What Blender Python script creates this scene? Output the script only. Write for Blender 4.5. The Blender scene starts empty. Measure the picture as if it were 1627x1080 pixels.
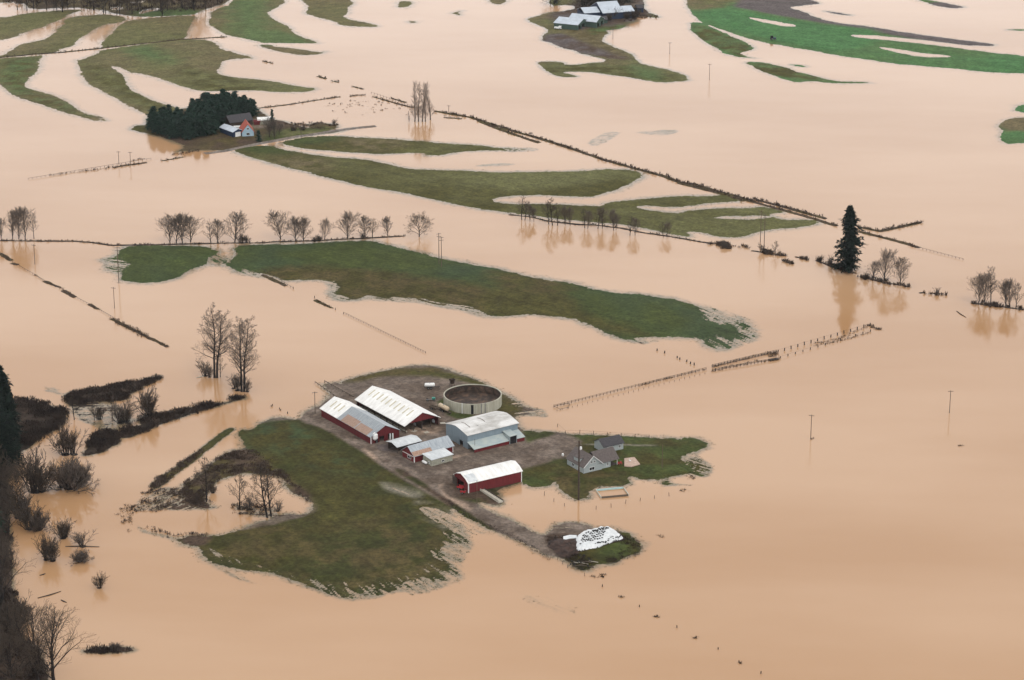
import bpy, math, random
import numpy as np
from mathutils import Vector, Matrix

# ------------------------------------------------------------------ camera, sky, sun, exposure
SC = bpy.context.scene
COL = SC.collection
FPX, IW, IH = 4060.0, 1627.0, 1080.0
PITCH = math.radians(19.3)
CAMH = 394.0
cam_d = bpy.data.cameras.new('camera')
cam = bpy.data.objects.new('camera', cam_d)
COL.objects.link(cam)
cam.location = (0, 0, CAMH)
cam.rotation_euler = (math.radians(90) - PITCH, 0, 0)
cam_d.sensor_width = 36.0
cam_d.lens = 36.0 * FPX / IW
cam_d.clip_start = 1.0
cam_d.clip_end = 30000.0
SC.camera = cam
SC.render.resolution_x, SC.render.resolution_y = 1024, 680
SC.view_settings.view_transform = 'Standard'
SC.view_settings.look = 'None'
SC.view_settings.exposure = 0.29
SC.view_settings.gamma = 1.0

SUN_EL, SUN_AZ = math.radians(52), math.radians(150)      # azimuth clockwise from +Y (north)
world = bpy.data.worlds.new('World')
SC.world = world
world.use_nodes = True
wn, wl = world.node_tree.nodes, world.node_tree.links
wn.clear()
sky = wn.new('ShaderNodeTexSky'); sky.sky_type = 'NISHITA'; sky.sun_disc = False
sky.sun_elevation = SUN_EL; sky.sun_rotation = SUN_AZ
sky.air_density = 1.0; sky.dust_density = 4.0; sky.ozone_density = 1.0
hs = wn.new('ShaderNodeHueSaturation'); hs.inputs['Saturation'].default_value = 0.15
cl = wn.new('ShaderNodeMixRGB'); cl.inputs[0].default_value = 0.8          # the closed cloud deck
cg = wn.new('ShaderNodeTexCoord'); cz = wn.new('ShaderNodeSeparateXYZ'); cr = wn.new('ShaderNodeValToRGB')   # brighter towards the horizon
wl.new(cg.outputs['Generated'], cz.inputs[0]); wl.new(cz.outputs['Z'], cr.inputs[0])
cr.color_ramp.elements[0].position = 0.05; cr.color_ramp.elements[0].color = (1.0, 0.975, 0.98, 1)
cr.color_ramp.elements[1].position = 0.55; cr.color_ramp.elements[1].color = (0.54, 0.53, 0.52, 1)
cv = wn.new('ShaderNodeVectorMath'); cv.operation = 'SCALE'; cv.inputs['Scale'].default_value = 17.2
wl.new(cr.outputs[0], cv.inputs[0]); wl.new(cv.outputs[0], cl.inputs[2])
bg = wn.new('ShaderNodeBackground'); bg.inputs['Strength'].default_value = 0.105
wo = wn.new('ShaderNodeOutputWorld')
wl.new(sky.outputs[0], hs.inputs['Color']); wl.new(hs.outputs[0], cl.inputs[1])
wl.new(cl.outputs[0], bg.inputs['Color']); wl.new(bg.outputs[0], wo.inputs['Surface'])
sun_d = bpy.data.lights.new('sun', 'SUN'); sun_d.energy = 0.7; sun_d.angle = math.radians(14)
sun_d.color = (1.0, 0.96, 0.9)
sun = bpy.data.objects.new('sun', sun_d); COL.objects.link(sun)
sdir = Vector((math.sin(SUN_AZ) * math.cos(SUN_EL), math.cos(SUN_AZ) * math.cos(SUN_EL), math.sin(SUN_EL)))
sun.rotation_euler = sdir.to_track_quat('Z', 'Y').to_euler()

# ------------------------------------------------------------------ helpers
RNG = random.Random(7)

def P(px, py, z=0.0):
    """point of the place seen at photo pixel px,py at height z"""
    x = (px - IW / 2) / FPX; y = -(py - IH / 2) / FPX
    c, s = math.cos(PITCH), math.sin(PITCH)
    d = (x, c + y * s, -s + y * c)
    t = (z - CAMH) / d[2]
    return Vector((t * d[0], t * d[1], z))

def height_of(px, py, top, z0=0.0):
    A = P(px, py, z0); c, s = math.cos(PITCH), math.sin(PITCH)
    k = (IH / 2 - top) / FPX
    # up/dep = k ; up = Y s + dz c ; dep = Y c - dz s
    dz = A.y * (k * c - s) / (c + k * s)
    return max(0.3, dz + CAMH - z0)

def zz(pts, x0, y0, s):
    return [(x0 + a / s, y0 + b / s) for a, b in pts]

def tag(o, label=None, cat=None, group=None, kind=None):
    if label: o['label'] = label
    if cat: o['category'] = cat
    if group: o['group'] = group
    if kind: o['kind'] = kind
    return o

def empty(name, loc, rz=0.0, label=None, cat=None, group=None):
    o = bpy.data.objects.new(name, None); COL.objects.link(o)
    o.location = loc; o.rotation_euler = (0, 0, rz)
    return tag(o, label, cat, group)

class MB:
    def __init__(s): s.v = []; s.f = []
    def add(s, vs, fs):
        b = len(s.v); s.v += [tuple(p) for p in vs]; s.f += [tuple(b + i for i in f) for f in fs]; return s
    def box(s, x0, x1, y0, y1, z0, z1):
        return s.add([(x0,y0,z0),(x1,y0,z0),(x1,y1,z0),(x0,y1,z0),(x0,y0,z1),(x1,y0,z1),(x1,y1,z1),(x0,y1,z1)],
                     [(0,3,2,1),(4,5,6,7),(0,1,5,4),(1,2,6,5),(2,3,7,6),(3,0,4,7)])
    def tube(s, p, q, r0, r1, n=5, caps=False):
        p = Vector(p); q = Vector(q); d = q - p
        if d.length < 1e-6: return s
        d.normalize(); a = d.orthogonal().normalized(); b = d.cross(a)
        vs = []
        for c, r in ((p, r0), (q, r1)):
            for i in range(n):
                t = 2 * math.pi * i / n
                vs.append(c + a * (r * math.cos(t)) + b * (r * math.sin(t)))
        fs = [(i, (i + 1) % n, n + (i + 1) % n, n + i) for i in range(n)]
        if caps: fs += [tuple(range(n))[::-1], tuple(range(n, 2 * n))]
        return s.add(vs, fs)
    def lathe(s, prof, c=(0,0,0), n=24, axis='z'):
        vs = []; m = len(prof)
        for i in range(n):
            t = 2 * math.pi * i / n
            for r, h in prof:
                if axis == 'z': vs.append((c[0] + r * math.cos(t), c[1] + r * math.sin(t), c[2] + h))
                elif axis == 'x': vs.append((c[0] + h, c[1] + r * math.cos(t), c[2] + r * math.sin(t)))
                else: vs.append((c[0] + r * math.cos(t), c[1] + h, c[2] + r * math.sin(t)))
        fs = []
        for i in range(n):
            j = (i + 1) % n
            for k in range(m - 1): fs.append((i*m+k, j*m+k, j*m+k+1, i*m+k+1))
        return s.add(vs, fs)
    def prism(s, poly, z0, z1):
        n = len(poly)
        return s.add([(x, y, z0) for x, y in poly] + [(x, y, z1) for x, y in poly],
                     [tuple(range(n))[::-1], tuple(range(n, 2*n))] + [(i, (i+1) % n, n + (i+1) % n, n + i) for i in range(n)])
    def mesh(s, name, m, smooth=False):
        me = bpy.data.meshes.new(name); me.from_pydata(s.v, [], s.f); me.update()
        if smooth: me.polygons.foreach_set('use_smooth', [True] * len(me.polygons))
        me.materials.append(m); return me
    def build(s, name, m, parent=None, smooth=False):
        o = bpy.data.objects.new(name, s.mesh(name, m, smooth)); COL.objects.link(o)
        if parent: o.parent = parent
        return o

def copy_thing(root, loc, rz=0, sc=(1,1,1), label=None, cat=None, group=None):
    r = root.copy(); COL.objects.link(r); r.location = loc; r.rotation_euler = (0,0,rz); r.scale = sc
    tag(r, label, cat, group)
    for ch in root.children:
        c = ch.copy(); COL.objects.link(c); c.parent = r
        for g in ch.children:
            d = g.copy(); COL.objects.link(d); d.parent = c
    return r

# ------------------------------------------------------------------ materials
def mat(name, col, rough=0.8, var=0.25, scale=1.5, metal=0.0, spec=0.3, col2=None, bump=0.0, stretch=(1,1,1), thr=(0.35, 0.7), ior=None):
    m = bpy.data.materials.new(name); m.use_nodes = True
    n, l = m.node_tree.nodes, m.node_tree.links
    b = n['Principled BSDF']
    b.inputs['Roughness'].default_value = rough; b.inputs['Metallic'].default_value = metal
    b.inputs['Specular IOR Level'].default_value = spec
    if ior: b.inputs['IOR'].default_value = ior
    tc = n.new('ShaderNodeTexCoord'); mp = n.new('ShaderNodeMapping'); mp.inputs['Scale'].default_value = stretch
    l.new(tc.outputs['Object'], mp.inputs[0])
    nz = n.new('ShaderNodeTexNoise'); nz.inputs['Scale'].default_value = scale; nz.inputs['Detail'].default_value = 6
    nz.inputs['Roughness'].default_value = 0.65
    l.new(mp.outputs[0], nz.inputs[0])
    r = n.new('ShaderNodeValToRGB'); r.color_ramp.elements[0].position, r.color_ramp.elements[1].position = thr
    c2 = col2 or tuple(min(1, c * (1 + var)) for c in col)
    c1 = tuple(c * (1 - var) for c in col) if not col2 else col
    r.color_ramp.elements[0].color = (*c1, 1); r.color_ramp.elements[1].color = (*c2, 1)
    l.new(nz.outputs[0], r.inputs[0]); l.new(r.outputs[0], b.inputs['Base Color'])
    if bump:
        bp = n.new('ShaderNodeBump'); bp.inputs['Strength'].default_value = bump; bp.inputs['Distance'].default_value = 0.05
        l.new(nz.outputs[0], bp.inputs['Height']); l.new(bp.outputs[0], b.inputs['Normal'])
    return m

M = {}
M['white_roof'] = mat('white_metal_roof', (0.60,0.60,0.58), 0.45, scale=0.35, stretch=(1.6,.25,1), col2=(0.84,0.84,0.83))
M['grey_roof'] = mat('grey_metal_roof', (0.24,0.27,0.30), 0.45, scale=0.7, stretch=(3,0.25,1), col2=(0.40,0.44,0.47), metal=0.1)
M['pale_grey_roof'] = mat('pale_grey_metal_roof', (0.43,0.46,0.48), 0.45, scale=0.5, stretch=(1,0.5,1), col2=(0.62,0.65,0.66), metal=0.1)
M['stained_roof'] = mat('stained_white_roof', (0.36,0.35,0.33), 0.5, scale=0.09, stretch=(1,2.0,1), col2=(0.62,0.62,0.61), thr=(0.40,0.62))
M['rust'] = mat('rusty_metal_roof', (0.23,0.13,0.085), 0.7, scale=1.2, stretch=(3,0.4,1), col2=(0.42,0.30,0.24))
M['skylight'] = mat('yellowed_skylight', (0.46,0.42,0.30), 0.4, 0.15)
M['red'] = mat('barn_red_siding', (0.085,0.008,0.010), 0.75, scale=0.8, stretch=(4,4,0.3), col2=(0.145,0.016,0.019))
M['deep_red'] = mat('deep_red_siding', (0.07,0.006,0.008), 0.75, scale=0.8, stretch=(4,4,0.3), col2=(0.12,0.012,0.015))
M['blue_grey'] = mat('blue_grey_metal_siding', (0.165,0.215,0.25), 0.5, scale=0.6, stretch=(5,5,0.25), col2=(0.23,0.29,0.33), metal=0.1)
M['pale_blue_roof'] = mat('pale_blue_metal_roof', (0.27,0.33,0.35), 0.5, scale=0.6, stretch=(0.4,1,1), col2=(0.40,0.43,0.40))
M['block'] = mat('concrete_block', (0.22,0.22,0.17), 0.9, scale=1.2, col2=(0.36,0.36,0.30))
M['concrete'] = mat('stained_concrete', (0.30,0.29,0.23), 0.85, scale=0.5, stretch=(1,1,0.15), col2=(0.47,0.46,0.38))
M['slab'] = mat('pale_concrete_slab', (0.36,0.33,0.27), 0.85, scale=0.6, col2=(0.5,0.47,0.40))
M['white'] = mat('white_paint', (0.7,0.71,0.70), 0.5, 0.08)
M['house_wall'] = mat('pale_house_siding', (0.24,0.27,0.27), 0.7, scale=1.5, stretch=(1,1,4), col2=(0.34,0.38,0.38))
M['shingle'] = mat('brown_grey_shingles', (0.075,0.063,0.06), 0.9, scale=1.6, col2=(0.125,0.105,0.10))
M['dark_shingle'] = mat('dark_grey_shingles', (0.035,0.035,0.04), 0.9, scale=1.6, col2=(0.07,0.065,0.07))
M['dark'] = mat('dark_interior', (0.008,0.008,0.01), 0.9)  # near-black; as a flat panel it paints the shade inside openings
M['glass'] = mat('dark_window_glass', (0.012,0.014,0.016), 0.1, spec=0.5)
M['wood'] = mat('weathered_wood', (0.11,0.085,0.065), 0.9, scale=2)
M['pole_wood'] = mat('grey_brown_pole_wood', (0.10,0.075,0.055), 0.9, scale=2)
M['dark_wood'] = mat('dark_wet_wood', (0.045,0.032,0.025), 0.8)
M['steel'] = mat('grey_steel', (0.25,0.25,0.25), 0.5, metal=0.4)
M['black'] = mat('black_rubber', (0.012,0.012,0.013), 0.8)
M['tan_paint'] = mat('faded_tan_paint', (0.50,0.40,0.28), 0.5, 0.2, 2)
M['green_paint'] = mat('teal_green_paint', (0.03,0.22,0.17), 0.5)
M['red_paint'] = mat('red_machine_paint', (0.32,0.025,0.03), 0.5)
M['bark'] = mat('grey_brown_bark', (0.040,0.032,0.027), 0.9)
M['dark_bark'] = mat('dark_bark', (0.014,0.011,0.010), 0.9)
M['twig'] = mat('bare_twigs', (0.095,0.075,0.062), 0.9)
M['dark_twig'] = mat('dark_bare_twigs', (0.050,0.037,0.027), 0.9)
M['poplar_twig'] = mat('pale_poplar_twigs', (0.20,0.155,0.125), 0.9)
M['needles'] = mat('fir_needles', (0.003,0.008,0.008), 0.9, scale=0.35, col2=(0.012,0.022,0.014), spec=0.1)
M['grove_needles'] = mat('grove_needles', (0.006,0.018,0.015), 0.9, scale=0.5, col2=(0.030,0.062,0.042), spec=0.1)
M['brush'] = mat('dry_brush', (0.048,0.034,0.027), 0.95, scale=0.15, col2=(0.105,0.075,0.058), spec=0.1)
M['dark_brush'] = mat('wet_dark_brush', (0.022,0.016,0.014), 0.95, scale=0.12, col2=(0.065,0.046,0.037), spec=0.1)
M['wet_grass'] = mat('half_drowned_grass', (0.045,0.055,0.028), 0.9, scale=0.12, col2=(0.10,0.10,0.055), spec=0.1)
M['tarp'] = mat('white_plastic_sheeting', (0.50,0.53,0.55), 0.35, scale=0.8, col2=(0.68,0.70,0.71), bump=0.4)
M['slurry'] = mat('brown_slurry', (0.028,0.020,0.016), 0.7, scale=0.35, col2=(0.13,0.08,0.055), thr=(0.45,0.7))
M['heap'] = mat('dark_brown_heap', (0.016,0.010,0.008), 0.9, scale=0.5, col2=(0.07,0.04,0.03))
M['aqua'] = mat('aqua_pool_liner', (0.35,0.52,0.53), 0.4, 0.1)
M['patio'] = mat('pinkish_patio', (0.42,0.31,0.25), 0.8, 0.2, 1.5)
M['tile_red'] = mat('orange_red_roof', (0.33,0.075,0.05), 0.8, 0.2, 0.8)
M['sky_blue'] = mat('pale_blue_wall', (0.30,0.42,0.50), 0.7, 0.1)
M['navy'] = mat('navy_blue_metal', (0.015,0.03,0.065), 0.5, 0.2)
M['green_wall'] = mat('dark_green_metal_wall', (0.045,0.075,0.062), 0.6, 0.2)
M['far_roof'] = mat('pale_blue_white_roof', (0.42,0.47,0.53), 0.5, 0.12, 0.3)

# water
def water_mat():
    m = bpy.data.materials.new('muddy_flood_water'); m.use_nodes = True
    n, l = m.node_tree.nodes, m.node_tree.links
    b = n['Principled BSDF']; b.inputs['Roughness'].default_value = 0.09; b.inputs['IOR'].default_value = 1.33
    tc = n.new('ShaderNodeTexCoord')
    n1 = n.new('ShaderNodeTexNoise'); n1.inputs['Scale'].default_value = 0.006; n1.inputs['Detail'].default_value = 5
    mp = n.new('ShaderNodeMapping'); mp.inputs['Scale'].default_value = (0.6, 1.6, 1); mp.inputs['Rotation'].default_value = (0,0,0.5)
    l.new(tc.outputs['Object'], mp.inputs[0]); l.new(mp.outputs[0], n1.inputs[0])
    r = n.new('ShaderNodeValToRGB')
    r.color_ramp.elements[0].position = 0.36; r.color_ramp.elements[1].position = 0.64
    r.color_ramp.elements[0].color = (0.372, 0.210, 0.102, 1); r.color_ramp.elements[1].color = (0.435, 0.268, 0.152, 1)
    l.new(n1.outputs[0], r.inputs[0])
    sh = n.new('ShaderNodeAttribute'); sh.attribute_name = 'shallow'        # how thin the water lies over drowned grass
    mx = n.new('ShaderNodeMixRGB'); mx.inputs[2].default_value = (0.125, 0.120, 0.082, 1)
    l.new(sh.outputs['Fac'], mx.inputs[0]); l.new(r.outputs[0], mx.inputs[1]); l.new(mx.outputs[0], b.inputs['Base Color'])
    # ripples: patches of wind-roughened water
    n2 = n.new('ShaderNodeTexNoise'); n2.inputs['Scale'].default_value = 0.9; n2.inputs['Detail'].default_value = 4
    l.new(tc.outputs['Object'], n2.inputs[0])
    bp = n.new('ShaderNodeBump'); bp.inputs['Strength'].default_value = 0.12; bp.inputs['Distance'].default_value = 0.05
    l.new(n2.outputs[0], bp.inputs['Height']); l.new(bp.outputs[0], b.inputs['Normal'])
    n3 = n.new('ShaderNodeTexNoise'); n3.inputs['Scale'].default_value = 0.012; n3.inputs['Detail'].default_value = 4
    l.new(mp.outputs[0], n3.inputs[0])
    mr = n.new('ShaderNodeMapRange'); mr.inputs[1].default_value = 0.35; mr.inputs[2].default_value = 0.7
    mr.inputs[3].default_value = 0.06; mr.inputs[4].default_value = 0.16
    l.new(n3.outputs[0], mr.inputs[0]); l.new(mr.outputs[0], b.inputs['Roughness'])
    return m
M['water'] = water_mat()

def ground_mat():
    m = bpy.data.materials.new('farm_ground'); m.use_nodes = True
    n, l = m.node_tree.nodes, m.node_tree.links
    b = n['Principled BSDF']; b.inputs['Roughness'].default_value = 0.95; b.inputs['Specular IOR Level'].default_value = 0.12
    at = n.new('ShaderNodeAttribute'); at.attribute_name = 'ground_colour'
    tc = n.new('ShaderNodeTexCoord')
    def nz(sc, det, lo, hi):
        t = n.new('ShaderNodeTexNoise'); t.inputs['Scale'].default_value = sc; t.inputs['Detail'].default_value = det
        t.inputs['Roughness'].default_value = 0.7
        l.new(tc.outputs['Object'], t.inputs[0])
        q = n.new('ShaderNodeMapRange'); q.inputs[1].default_value = 0.3; q.inputs[2].default_value = 0.7
        q.inputs[3].default_value = lo; q.inputs[4].default_value = hi
        l.new(t.outputs[0], q.inputs[0]); return t, q
    t1, q1 = nz(0.7, 8, 0.5, 1.5)
    t2, q2 = nz(0.12, 5, 0.82, 1.18)
    mu = n.new('ShaderNodeMath'); mu.operation = 'MULTIPLY'; l.new(q1.outputs[0], mu.inputs[0]); l.new(q2.outputs[0], mu.inputs[1])
    v = n.new('ShaderNodeVectorMath'); v.operation = 'SCALE'
    l.new(at.outputs['Color'], v.inputs[0]); l.new(mu.outputs[0], v.inputs['Scale'])
    l.new(v.outputs[0], b.inputs['Base Color'])
    bp = n.new('ShaderNodeBump'); bp.inputs['Strength'].default_value = 0.5; bp.inputs['Distance'].default_value = 0.15
    l.new(t1.outputs[0], bp.inputs['Height']); l.new(bp.outputs[0], b.inputs['Normal'])
    return m
M['ground'] = ground_mat()

# ------------------------------------------------------------------ numeric noise and land builder
def vnoise(x, y, seed=0):
    xi = np.floor(x).astype(np.int64); yi = np.floor(y).astype(np.int64)
    fx = x - xi; fy = y - yi; fx = fx*fx*(3-2*fx); fy = fy*fy*(3-2*fy)
    def h(a, b):
        k = (a * 374761393 + b * 668265263 + seed * 1442695041) & 0xffffffff
        k = ((k ^ (k >> 13)) * 1274126177) & 0xffffffff
        return ((k ^ (k >> 16)) & 0xffff) / 32767.5 - 1.0
    return (h(xi,yi)*(1-fx) + h(xi+1,yi)*fx)*(1-fy) + (h(xi,yi+1)*(1-fx) + h(xi+1,yi+1)*fx)*fy

def fbm(x, y, sc, seed=0, o=4):
    s = 0; a = 0.55; f = 1.0 / sc
    for i in range(o):
        s = s + a * vnoise(x*f, y*f, seed + i*17); a *= 0.5; f *= 2.03
    return s

def chaikin(p, it=1):
    for _ in range(it):
        q = []
        for i in range(len(p)):
            a = p[i]; b = p[(i+1) % len(p)]
            q += [(a[0]*.78+b[0]*.22, a[1]*.78+b[1]*.22), (a[0]*.22+b[0]*.78, a[1]*.22+b[1]*.78)]
        p = q
    return p

def worldpoly(pts, smooth=1):
    return np.array([P(a, b)[:2] for a, b in chaikin(pts, smooth)])

def sdist(X, Y, poly):
    n = len(poly); d2 = np.full(X.shape, 1e18); ins = np.zeros(X.shape, bool)
    for i in range(n):
        ax, ay = poly[i]; bx, by = poly[(i+1) % n]
        ex, ey = bx-ax, by-ay; L = ex*ex+ey*ey + 1e-12
        wx, wy = X-ax, Y-ay
        t = np.clip((wx*ex+wy*ey)/L, 0, 1)
        dx = wx-ex*t; dy = wy-ey*t
        d2 = np.minimum(d2, dx*dx+dy*dy)
        if ay != by:
            c = ((ay > Y) != (by > Y)) & (X < ex*(Y-ay)/(by-ay)+ax)
            ins ^= c
    return np.where(ins, 1, -1)*np.sqrt(d2)

def linepoly(px_line, w):
    """px polyline -> world polygon w metres wide"""
    p = [P(*q)[:2] for q in px_line]; L = []; R = []
    for i, a in enumerate(p):
        b = p[min(i+1, len(p)-1)]; c = p[max(i-1, 0)]
        t = np.array(b) - np.array(c); t = t/np.linalg.norm(t); nn = np.array([-t[1], t[0]])
        L.append(np.array(a)+nn*w/2); R.append(np.array(a)-nn*w/2)
    return np.array(L + R[::-1])

def G(*c): return np.array(c)
C = dict(
    olive=G(.050,.053,.024), green=G(.042,.062,.026), bright=G(.055,.105,.035), brown=G(.068,.054,.033),
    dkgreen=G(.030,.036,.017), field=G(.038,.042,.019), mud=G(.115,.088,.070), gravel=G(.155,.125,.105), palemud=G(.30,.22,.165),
    marsh=G(.062,.046,.036), plough=G(.085,.070,.066), hazed_olive=G(.092,.098,.056), hazed_green=G(.075,.108,.055),
    hazed_brown=G(.112,.096,.066), vivid=G(.060,.145,.062), vdark=G(.026,.020,.016), grass_wet=G(.036,.054,.034), palegrass=G(.17,.155,.115),
    hazed_plough=G(.105,.088,.086), emer=G(.034,.058,.033), road=G(.17,.15,.135))  # far field tones are lighter copies with distance haze in the colour

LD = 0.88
for _k, _m in dict(olive=(1.26,1.1,.62), green=(1.18,1.03,.62), bright=(1.1,1.1,.7), brown=(1.12,1.10,.68), dkgreen=(1.25,1.12,.62), field=(1.34,1.08,.58), hazed_olive=(1.22,1.14,.78),
                   hazed_green=(1.1,1.12,.78), hazed_brown=(1.15,1.08,.80), vivid=(1,1.05,.85), grass_wet=(1.2,1.1,.7), emer=(1.15,1.02,.72), marsh=(1.12,1.0,.9), gravel=(1.12,1.1,1.08), mud=(.92,.9,.88), vdark=(1,1,1)).items():
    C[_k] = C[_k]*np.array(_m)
SHORE = []
SHN = [0]
def grid_mesh(name, X, Y, Zv, cell, attr, val, material):
    ny, nx = X.shape; idx = np.arange(ny*nx).reshape(ny, nx)
    q = np.stack([idx[:-1,:-1][cell], idx[:-1,1:][cell], idx[1:,1:][cell], idx[1:,:-1][cell]], 1)
    if not len(q): return
    used, inv = np.unique(q.ravel(), return_inverse=True)
    V3 = np.stack([X.ravel()[used], Y.ravel()[used], Zv.ravel()[used]], 1).astype(np.float32)
    me = bpy.data.meshes.new(name); me.vertices.add(len(used)); me.vertices.foreach_set('co', V3.ravel())
    nf = len(q); me.loops.add(nf*4); me.loops.foreach_set('vertex_index', inv.astype(np.int32).ravel())
    me.polygons.add(nf); me.polygons.foreach_set('loop_start', np.arange(0, nf*4, 4, dtype=np.int32)); me.update()
    at = me.attributes.new(attr, 'FLOAT', 'POINT'); at.data.foreach_set('value', val.ravel()[used].astype(np.float32))
    me.materials.append(material); o = bpy.data.objects.new(name, me); COL.objects.link(o); o['kind'] = 'structure'; return o

def land(name, outers, holes=(), base=('olive','green'), zones=(), feathers=(), step=0.8, maxh=0.6, slope=0.045,
         a1=1.3, a2=0.7, seed=1, streak=None, world_outers=(), smooth=1, nscale=28, shore=0.75, shw=.8):
    polys = [worldpoly(p, smooth) for p in outers] + [np.array(w) for w in world_outers]
    hp = [worldpoly(p) for p in holes]
    fe = [(worldpoly(f[0]), f[1], f[2]) for f in feathers]      # polygon, threshold, px direction
    allp = np.vstack(polys + [f[0] for f in fe])
    x0, y0 = allp.min(0) - 5; x1, y1 = allp.max(0) + 5
    xs = np.arange(x0, x1, step); ys = np.arange(y0, y1, step)
    X, Y = np.meshgrid(xs, ys)
    jx = vnoise(X*3.1, Y*3.3, 90)*step*.25; jy = vnoise(X*3.7, Y*2.9, 91)*step*.25
    X = X+jx; Y = Y+jy
    sd = None
    for p in polys:
        s = sdist(X, Y, p); sd = s if sd is None else np.maximum(sd, s)
    for p in hp: sd = np.minimum(sd, -sdist(X, Y, p))
    sdn = sd + a1*fbm(X, Y, 9, seed) + a2*fbm(X, Y, 2.2, seed+5, 3)
    h = np.where(sdn > 0, maxh*(1-np.exp(-slope*np.maximum(sdn,0)/maxh)), np.maximum(slope*sdn, -0.8))
    fine = 0.05*fbm(X, Y, 1.5, seed+9, 2) + 0.035*vnoise(X/step*1.7, Y/step*1.7, seed+10)
    h = h + fine*np.where(sdn > 3, .5, 1.0)
    ww = np.clip(sdn/15, 0, 1)
    h = h + ww*0.25*(fbm(X, Y, 40, seed+3)+.4)
    for poly, thr, dr in fe:
        a = np.array(P(*dr[0])[:2]); b = np.array(P(*dr[1])[:2]); t = (b-a)/np.linalg.norm(b-a)
        U = X*t[0]+Y*t[1]; V = -X*t[1]+Y*t[0]
        nz = 0.95*fbm(U/11.0, V, 0.8, seed+21, 3) + 0.25*fbm(X, Y, 9, seed+22, 2) + .30*vnoise(X/step*1.7, Y/step*1.7, seed+23)
        wE = np.clip(sdist(X, Y, poly)/5.0 + .3, 0, 1); wE = wE*wE*(3-2*wE)
        hf = 0.16*(nz - thr + 0.048*np.clip(sd, -16, 14))
        h = h*(1-wE) + np.maximum(hf, -.5)*wE
    # ground colour, with distance haze painted into the far tones
    c0, c1 = C[base[0]]*LD, C[base[1]]*LD
    k = np.clip(0.5 + 1.1*fbm(X, Y, nscale, seed+31), 0, 1)[..., None]
    col = c0*(1-k) + c1*k
    for z in zones:
        poly, cn, ft = z[0], z[1], z[2]
        wp = worldpoly(poly) if len(z) < 4 else np.array(poly)
        s = sdist(X, Y, wp) + ft*0.8*fbm(X, Y, 6, seed+41)
        w = np.clip(s/(2*ft)+.5, 0, 1)[..., None]
        if isinstance(cn, str): cc = C[cn]*LD
        else:
            kk = np.clip(0.5 + 1.6*fbm(X, Y, 7, seed+43), 0, 1)[..., None]; cc = (C[cn[0]]*(1-kk) + C[cn[1]]*kk)*LD
        col = col*(1-w) + cc*w
    if streak:
        a = np.array(P(*streak[0])[:2]); b = np.array(P(*streak[1])[:2]); t = (b-a)/np.linalg.norm(b-a)
        U = X*t[0]+Y*t[1]; V = -X*t[1]+Y*t[0]
        col = col*(1 + 0.22*fbm(U/14, V, 1.6, seed+51, 3) + .12*fbm(U/30, V, 5, seed+52, 2))[..., None]
    col = col*(1 + 0.22*fbm(X, Y, 5, seed+61) + .22*fbm(X, Y, 1.6, seed+63, 2))[..., None]
    col = np.clip(col, 0.003, 1)
    if shore:
        rs_ = np.random.default_rng(seed+700)
        pr = np.clip((h+.24)/.24, 0, 1)**1.5*(h < .015)*(h > -.24)*shore*1.25
        pk = rs_.uniform(size=h.shape) < pr
        SHORE.extend(zip(X[pk].tolist(), Y[pk].tolist(), [0.0]*int(pk.sum())))
    if shore:
        hs_ = h + .06*fbm(X, Y, 4, seed+81, 3)
        sf = np.clip(1 + hs_/.22, 0, 1)**1.3*shw
        SHN[0] += 1
        kc = (hs_ > -.27) & (h < .12)
        cell = kc[:-1,:-1] | kc[1:,:-1] | kc[:-1,1:] | kc[1:,1:]
        grid_mesh('shallow_water', X, Y, np.full(X.shape, .004 + .003*SHN[0]), cell, 'shallow', sf, M['water'])
    keep = h > -0.10
    # cells whose any corner is kept
    cell = keep[:-1,:-1] | keep[1:,:-1] | keep[:-1,1:] | keep[1:,1:]
    ny, nx = X.shape
    idx = np.arange(ny*nx).reshape(ny, nx)
    q = np.stack([idx[:-1,:-1][cell], idx[:-1,1:][cell], idx[1:,1:][cell], idx[1:,:-1][cell]], 1)
    used, inv = np.unique(q.ravel(), return_inverse=True)
    V3 = np.stack([X.ravel()[used], Y.ravel()[used], h.ravel()[used]], 1).astype(np.float32)
    me = bpy.data.meshes.new(name)
    me.vertices.add(len(used)); me.vertices.foreach_set('co', V3.ravel())
    nf = len(q); me.loops.add(nf*4); me.loops.foreach_set('vertex_index', inv.astype(np.int32).ravel())
    me.polygons.add(nf); me.polygons.foreach_set('loop_start', np.arange(0, nf*4, 4, dtype=np.int32))
    me.polygons.foreach_set('use_smooth', np.ones(nf, bool))
    me.update()
    at = me.attributes.new('ground_colour', 'FLOAT_COLOR', 'POINT')
    cc = np.ones((len(used), 4), np.float32); cc[:, :3] = col.reshape(-1, 3)[used]
    at.data.foreach_set('color', cc.ravel())
    me.materials.append(M['ground'])
    o = bpy.data.objects.new(name, me); COL.objects.link(o); o['kind'] = 'structure'
    print(name, len(used))
    return o

# ------------------------------------------------------------------ water sheet
w = MB(); w.add([(-9000,-2000,0),(9000,-2000,0),(9000,16000,0),(-9000,16000,0)], [(0,1,2,3)])
tag(w.build('water', M['water']), kind='structure')

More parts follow.
